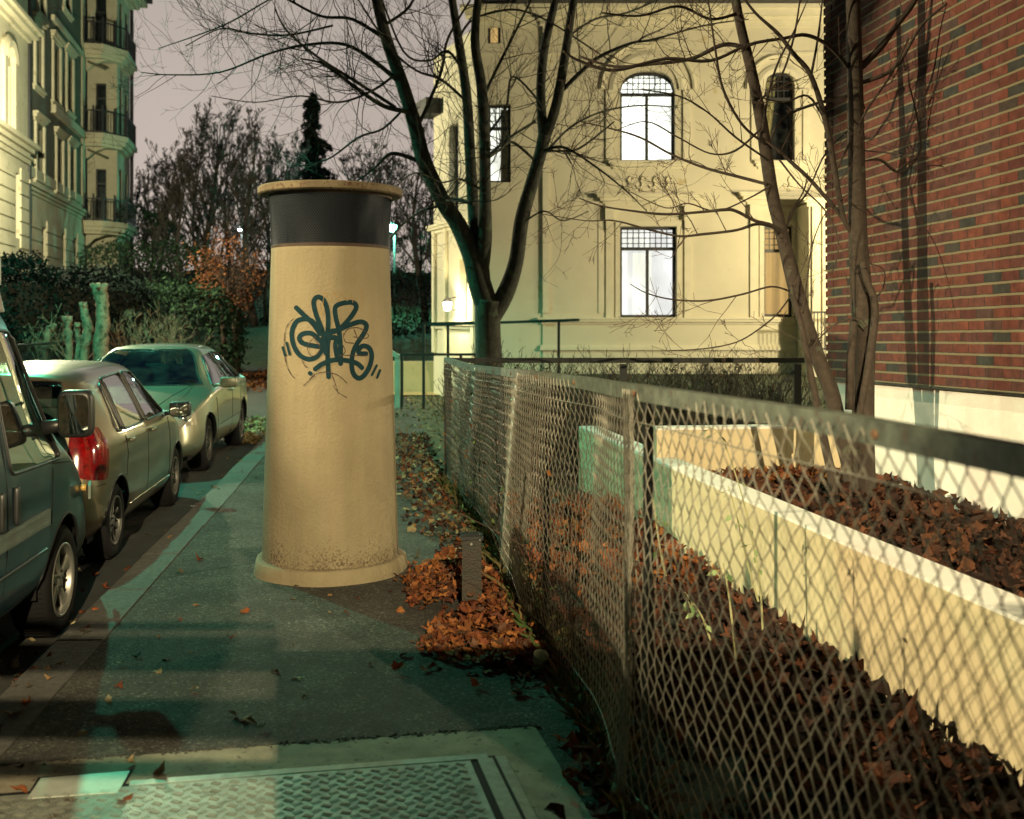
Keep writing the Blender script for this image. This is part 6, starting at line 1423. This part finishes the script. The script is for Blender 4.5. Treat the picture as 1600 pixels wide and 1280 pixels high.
for i in range(22): shoot(mb, at(rnd.uniform(10, 150), 570, 21+rnd.uniform(-0.5, 0.5)), Vector((rnd.gauss(0, 0.5), rnd.gauss(0, 0.3), 1)), rnd.uniform(0.5, 0.95), 0.012, 2, kids=4, wob=0.3, minr=0.004)
mb.build('branches', M['stump'], ds)
ff = empty('street_fence', (-8.9, 14, 0), 'low dark wire fence across the street in front of the stumps', 'fence')
mb = MB(); pf = [Vector((-8.55-0.06*(y-14), y, 1.30)) for y in frange(12, 27, 1)]; mb.tube(pf, 0.022, 6); mb.build('top_rail', M['steel_dark'], ff)
for p in pf[::3]: mb = MB(); mb.tube([Vector((p.x, p.y, -0.1)), Vector((p.x, p.y, 1.32))], 0.025, 6); mb.build('post', M['steel_dark'], ff)
mb = MB()
for i in range(230):
    y = 12+i*0.065
    for sg in (1, -1):
        y2 = y+sg*1.1; mb.tube([Vector((-8.55-0.06*(y-14), y, 0.0)), Vector((-8.55-0.06*(y2-14), y2, 1.28))], 0.0035, 3, False)
mb.build('chain_mesh', M['steel_dark'], ff)
# --- street lamps seen in the background
def far_lamp(px, py, d, size, label, colr, s_, pw):
    p = at(px, py, d); t = empty('street_lamp', (p.x, p.y, 0), label, 'street lamp', 'street lamps in the distance')
    mb = MB(); mb.tube([Vector((p.x+0.1, p.y, 0)), Vector((p.x+0.1, p.y, p.z+0.1))], [0.09, 0.05], 8); mb.tube([Vector((p.x+0.1, p.y, p.z+0.1)), Vector((p.x-0.3, p.y, p.z+0.25))], 0.04, 6); mb.build('pole', M['steel_dark'], t, True)
    mb = MB(); mb.lathe([(0, -0.5*size), (0.35*size, -0.42*size), (0.5*size, -0.1*size), (0.42*size, 0.25*size), (0, 0.3*size)], p, 12); mb.build('lamp_glass', emat('lamp_glow_'+name_ok(label), colr, s_), t)
    mb = MB(); mb.lathe([(0.5*size, 0.2*size), (0.3*size, 0.5*size), (0, 0.6*size)], p, 12); mb.build('hood', M['steel_dark'], t)
    lamp('far_lamp_light', (p.x, p.y-0.3, p.z), pw, colr, 0.15)
def name_ok(s): return s.split()[0]
far_lamp(613, 355, 50, 0.46, 'glowing green white street lamp right of the column cap', (0.25, 1.0, 0.66), 16, 2200)
far_lamp(375, 359, 58, 0.20, 'tiny distant white lamp among the trees left of the column', (0.9, 1.0, 0.95), 12, 250)
# rust hut-like dark trunk shapes behind: a stone wall on the slope
mb = MB(); wl = empty('garden_wall', at(640, 600, 24.5), 'low yellow lit wall beyond the steel gate railing', 'wall'); a = at(560, 620, 25.5); mb.box((a.x+1.9, 25.5, 0.3), (4.2, 0.25, 0.9)); mb.build('wall_body', M['cream_render'], wl)

# ------------------------------------------------------------------ fallen leaves
LT = {'rust': [(0.19,0.060,0.020), (0.13,0.038,0.017), (0.27,0.105,0.032), (0.08,0.028,0.016), (0.22,0.080,0.026), (0.10,0.05,0.03)],
      'dark': [(0.075,0.032,0.020), (0.045,0.022,0.016), (0.11,0.042,0.022), (0.03,0.016,0.012)],
      'pale': [(0.30,0.26,0.15), (0.22,0.17,0.09), (0.10,0.08,0.05), (0.06,0.05,0.035), (0.20,0.12,0.05)]}
def leaf(mb, p, s_, tints, tilt=0.5, lobes=5):
    a0 = rnd.uniform(0, 6.28); n_ = lobes*2; vs = [Vector((0, 0, 0.0))]; cu = rnd.uniform(-1.2, 1.6); cv = rnd.uniform(-0.9, 1.4); asp = rnd.uniform(0.7, 1.0)
    for i in range(n_):
        a = 2*math.pi*i/n_; r = (1.0 if i % 2 == 0 else 0.70)*rnd.uniform(0.7, 1.15)*(1.25 if i == 0 else 1)
        x, y = r*math.cos(a), r*math.sin(a)*asp; vs.append(Vector((x, y, cu*0.6*x*x+cv*0.6*y*y+rnd.uniform(-0.16, 0.16))))
    R = Matrix.Rotation(a0, 3, 'Z') @ Matrix.Rotation(rnd.gauss(0, tilt), 3, 'X') @ Matrix.Rotation(rnd.gauss(0, tilt), 3, 'Y')
    vs = [p+(R@v)*s_ for v in vs]; mb.add(vs, [(0, i+1, (i+1) % n_+1) for i in range(n_)])
    t = rnd.choice(tints); k = rnd.uniform(0.65, 1.35); mb.c += [(t[0]*k, t[1]*k, t[2]*k, 1)]*(n_+1)
def litter(name, n, samp, s_, tints, tilt=0.5, label='fallen leaves'):
    mb = MB(); c = 0
    while c < n:
        q = samp()
        if q is None: continue
        leaf(mb, q, s_*rnd.uniform(0.6, 1.35), tints, tilt); c += 1
    o = mb.build(name, M['leaf'], None); tag(o, label, None, None, 'stuff'); return o
def inp(x, y, poly):
    r = False; j = len(poly)-1
    for i in range(len(poly)):
        xi, yi = poly[i]; xj, yj = poly[j]
        if (yi > y) != (yj > y) and x < (xj-xi)*(y-yi)/(yj-yi)+xi: r = not r
        j = i
    return r
pile = [tuple(gr(*q)[:2]) for q in ((625, 905), (655, 895), (700, 870), (770, 905), (820, 980), (875, 1040), (862, 1062), (800, 1052), (730, 1045), (650, 1020), (680, 985), (740, 950), (700, 945), (640, 950))]
def s1b():
    x = rnd.uniform(-1.0, 0.3); y = rnd.uniform(4.9, 8.0); return Vector((x, y, 0.012+0.012*rnd.random())) if x < fence_x(y) and rnd.random() < math.exp(-(fence_x(y)-x-0.1)*4.0) else None
litter('fallen_leaves', 260, s1b, 0.034, LT['rust']+LT['dark'], 0.3, 'loose brown leaves thinning out around the orange pile')
def s1():
    x = rnd.uniform(-0.9, 0.4); y = rnd.uniform(4.9, 7.8)
    if not inp(x, y, pile): return None
    e = 0.085*min(1, 1.8*max(0, 0.55-abs(fence_x(y)-0.25-x)))
    return Vector((x, y, 0.015+rnd.random()*e))
litter('leaf_pile', 1250, s1, 0.036, LT['rust'], 0.55, 'pile of rust orange leaves on the pavement around the dark post')
def s2():
    y = rnd.uniform(7.0, 16); w_ = 0.28+0.35*min(1, (y-7)/4); x = (fence_x(y) if y < 11.3 else pav_r(y))-abs(rnd.gauss(0, w_*0.7))
    return Vector((x, y, 0.012+rnd.random()*0.025))
litter('fallen_leaves', 1500, s2, 0.038, LT['rust'][:2]+LT['dark']+LT['pale'], 0.5, 'leaves strewn along the foot of the wire fence')
def s3():
    y = rnd.uniform(8.5, 24); x = rnd.uniform(kx(y)+1.2, pav_r(y)+0.8)
    if rnd.random() > (x-kx(y)-0.9)/2.6: return None
    return Vector((x, y, 0.01+rnd.random()*0.02))
litter('fallen_leaves', 900, s3, 0.034, LT['pale'], 0.4, 'pale and dark leaves scattered over the far pavement')
def s4():
    y = rnd.uniform(1.5, 9.6); x0 = fence_x(y)+0.03; x1 = lw_x(y)
    x = rnd.uniform(x0, x1); t = (x-x0)/(x1-x0)
    if rnd.random() > 0.18+0.9*t**1.3+(0.3 if y > 6.5 else 0): return None
    return Vector((x, y, 0.02+rnd.random()*(0.03+0.05*t**2)))
litter('leaf_bank', 3000, s4, 0.054, [(0.05,0.022,0.015), (0.028,0.015,0.012), (0.075,0.030,0.018), (0.02,0.012,0.010), (0.10,0.036,0.018)], 0.65, 'brown leaves banked between the wire fence and the low wall')
def s4b():
    y = rnd.uniform(6.6, 9.6); x0 = fence_x(y)+0.1; x = rnd.uniform(x0, lw_x(y)); return Vector((x, y, 0.06+rnd.random()*0.14))
litter('leaf_bank', 700, s4b, 0.05, LT['rust'], 0.65, 'orange leaves heaped behind the wire fence where the low wall starts')
def s5():
    y = rnd.uniform(3.0, 8.35); x = rnd.uniform(lw_x(y)+0.16, 2.72+0.155*(8.6-y)-0.0)
    return Vector((x, y, bed_z(x, y)+0.015+rnd.random()*0.07))
litter('leaf_bed', 2600, s5, 0.05, [(0.05,0.022,0.015), (0.03,0.016,0.012), (0.08,0.032,0.018), (0.11,0.045,0.022)], 0.65, 'dark brown leaves covering the bed around the slim trees')
def s5b():
    a = rnd.uniform(0, 6.28); r_ = abs(rnd.gauss(0, 0.45)); x = 2.05+r_*math.cos(a)*0.9; y = 8.05+r_*math.sin(a)*0.35
    if y > 8.4: return None
    return Vector((x, y, bed_z(x, y)+0.03+rnd.random()*0.08))
litter('leaf_bed', 500, s5b, 0.05, LT['rust'], 0.6, 'orange leaves lying against the short cross wall')
def s6(): 
    q = gr(rnd.uniform(-40, 430), rnd.uniform(690, 1260))
    if q.x > kx(q.y)+0.2 and rnd.random() > 0.10: return None
    z = 0.008 if q.x > kx(q.y) else -0.122
    if q.x < kx(q.y)-0.7: return None
    return Vector((q.x, q.y, z+rnd.random()*0.012))
litter('fallen_leaves', 150, s6, 0.032, LT['pale']+LT['rust'][:2], 0.35, 'leaves caught in the gutter and dotted over the kerb')
def s7(): q = gr(rnd.uniform(365, 440), rnd.uniform(655, 695), -0.13); return Vector((q.x, q.y, -0.11+rnd.random()*0.02))
litter('fallen_leaves', 500, s7, 0.05, [(0.35,0.30,0.15), (0.28,0.2,0.09), (0.2,0.18,0.08)], 0.3, 'pale yellow leaves on the road by the far kerb')
def s8():
    q = gr(rnd.uniform(340, 450), rnd.uniform(573, 612), -0.1); 
    if rnd.random() > (625-(q.y and (HY+F*1.85/q.y)))/45: return None
    return Vector((q.x, q.y, -0.08+rnd.random()*0.12))
litter('fallen_leaves', 1600, s8, 0.07, LT['rust'], 0.5, 'drift of orange leaves under the small rust leaved tree')
def s9():
    y = rnd.uniform(2.6, 4.6); x = fence_x(y)-abs(rnd.gauss(0, 0.10)); return Vector((x, y, 0.012+rnd.random()*0.04))
litter('fallen_leaves', 150, s9, 0.045, LT['dark']+LT['rust'][:2]+LT['pale'][:1], 0.5, 'dark leaves at the foot of the fence nearest the camera')
def s10(): 
    q = gr(rnd.uniform(190, 860), rnd.uniform(740, 1150)); return Vector((q.x, q.y, 0.006)) if q.x < fence_x(q.y)-0.15 and rnd.random() < 0.5 else None
litter('fallen_leaves', 26, s10, 0.024, LT['pale']+LT['rust'][2:3], 0.2, 'few small leaves lying singly on the pavement')
# grass and weeds at the fence foot
mb = MB()
for _ in range(2600):
    y = rnd.uniform(2.8, 11.2); x = fence_x(y)+rnd.gauss(0.0, 0.05); h = rnd.uniform(0.03, 0.16); a = rnd.uniform(0, 6.28); d = Vector((math.cos(a), math.sin(a), 0))*0.004; lean = Vector((rnd.gauss(0, 0.35), rnd.gauss(0, 0.35), 1))*h
    p = Vector((x, y, 0)); mb.add([p-d, p+d, p+lean*0.6+d*0.6+Vector((0,0,0.002)), p+lean*1.0+Vector((lean.x*0.4, lean.y*0.4, -0.1*h))], [(0, 1, 2), (0, 2, 3)])
    t = rnd.choice([(0.05,0.08,0.025), (0.14,0.11,0.05), (0.08,0.07,0.03)]); mb.c += [(*t, 1)]*4
tag(mb.build('grass', M['green_leaf']), 'dry grass blades growing along the foot of the wire fence', None, None, 'stuff')
# weed with pale leaves standing against the low wall
wd = empty('weed_plant', gr(1190, 985), 'spindly weed with pale drooping leaves in front of the low wall', 'plant')
sb = MB(); lb = MB()
def stem(pts, d, r0=0.006):
    W_ = [(*at(x, y, d), 0) for x, y in pts]; P = [Vector(s_[:3]) for s_ in smooth(W_, 5)]; sb.tube(P, [r0*(1-0.7*i/len(P)) for i in range(len(P))], 5); return P
for pts, d in (([(1192,990),(1186,900),(1170,820),(1158,770),(1142,720),(1130,690),(1118,672),(1100,668)], 5.6), ([(1185,940),(1165,870),(1150,800),(1138,760)], 5.6), ([(1040,900),(1030,850),(1022,790),(1015,745)], 5.0), ([(1110,1000),(1095,960),(1070,925)], 5.2), ([(1150,1030),(1140,940),(1130,880)], 4.6)):
    P = stem(pts, d)
    for p in P[4:]:
        if rnd.random() < 0.42:
            for _ in range(2):
                s_ = rnd.uniform(0.018, 0.034); a = Vector((rnd.gauss(0, 1), rnd.gauss(0, 0.7), -0.7)).normalized(); b = a.cross(rvec()).normalized(); q = p+a*0.03; sb.tube([p, q], 0.0015, 3)
                lb.add([q, q+a*s_*0.6+b*s_*0.5, q+a*s_*1.7, q+a*s_*0.6-b*s_*0.5], [(0, 1, 2), (0, 2, 3)]); t = rnd.choice([(0.25,0.34,0.16), (0.12,0.2,0.08), (0.42,0.48,0.30)]); lb.c += [(*t, 1)]*4
sb.build('stem', mat('weed_stem', (0.30, 0.30, 0.16), 0.7), wd); lb.build('leaves', M['green_leaf'], wd)
# creeper shoots among the mesh
cr = empty('climbing_plant', Vector((fence_x(10), 10, 0)), 'reddish creeper stems and few leaves tangled in the wire fence', 'plant'); sb = MB(); lb = MB()
for i in range(34):
    y = rnd.uniform(4.2, 11.0); x = fence_x(y)+rnd.uniform(-0.05, 0.14); shoot(sb, Vector((x, y, 0.0)), Vector((rnd.gauss(0, 0.15), rnd.gauss(0, 0.35), 1)), rnd.uniform(0.5, 1.25), 0.004, 1, wob=0.2, kids=4, minr=0.0015)
leafquads(lb, [Vector((fence_x(y)+rnd.gauss(0, 0.07), y, rnd.uniform(0.05, 1.2)*rnd.random())) for y in [rnd.uniform(4.5, 11.2) for _ in range(420)]], 0.022, [(0.06,0.12,0.04), (0.22,0.08,0.03), (0.28,0.11,0.03), (0.10,0.14,0.05)])
sb.build('stem', M['twig'], cr); lb.build('leaves', M['green_leaf'], cr)

# ------------------------------------------------------------------ give every separate strip, bolt and lens its own part
def split_part(o, new):
    me = o.data; n = len(me.vertices); par = list(range(n))
    def find(i):
        while par[i] != i: par[i] = par[par[i]]; i = par[i]
        return i
    for e in me.edges:
        a_, b_ = find(e.vertices[0]), find(e.vertices[1])
        if a_ != b_: par[a_] = b_
    # pieces that touch (tube joints, short segments laid end to end) stay together
    cells = {}
    for i, v in enumerate(me.vertices):
        k = (round(v.co.x/0.03), round(v.co.y/0.03), round(v.co.z/0.03))
        if k in cells:
            a_, b_ = find(i), find(cells[k])
            if a_ != b_: par[a_] = b_
        else: cells[k] = i
    groups = {}
    for p in me.polygons: groups.setdefault(find(p.vertices[0]), []).append(p)
    if len(groups) < 2 or len(groups) > 90: o.name = new; return
    for g in groups.values():
        idx = {}; vs = []; fs = []
        for p in g:
            f = []
            for i in p.vertices:
                if i not in idx: idx[i] = len(vs); vs.append(tuple(me.vertices[i].co))
                f.append(idx[i])
            fs.append(tuple(f))
        mb = MB(); mb.add(vs, fs); q = mb.build(new, me.materials[0], None, g[0].use_smooth)
        q.parent = o.parent; q.matrix_parent_inverse = o.matrix_parent_inverse.copy(); q.location = o.location
    bpy.data.objects.remove(o)
for o in list(bpy.data.objects):
    n_ = o.name.split('.')[0]
    if o.type == 'MESH' and o.parent is not None and n_ in ('window_seals', 'screen_seal', 'side_moulding', 'side_indicator', 'side_skirt', 'headlight_reflectors', 'rail_bolts', 'door_gaps', 'bonnet_gap', 'awning', 'windscreen_frame', 'grille', 'bumper'):
        split_part(o, {'window_seals': 'window_seal', 'headlight_reflectors': 'headlight_reflector', 'rail_bolts': 'rail_bolt', 'door_gaps': 'door_gap'}.get(n_, n_))
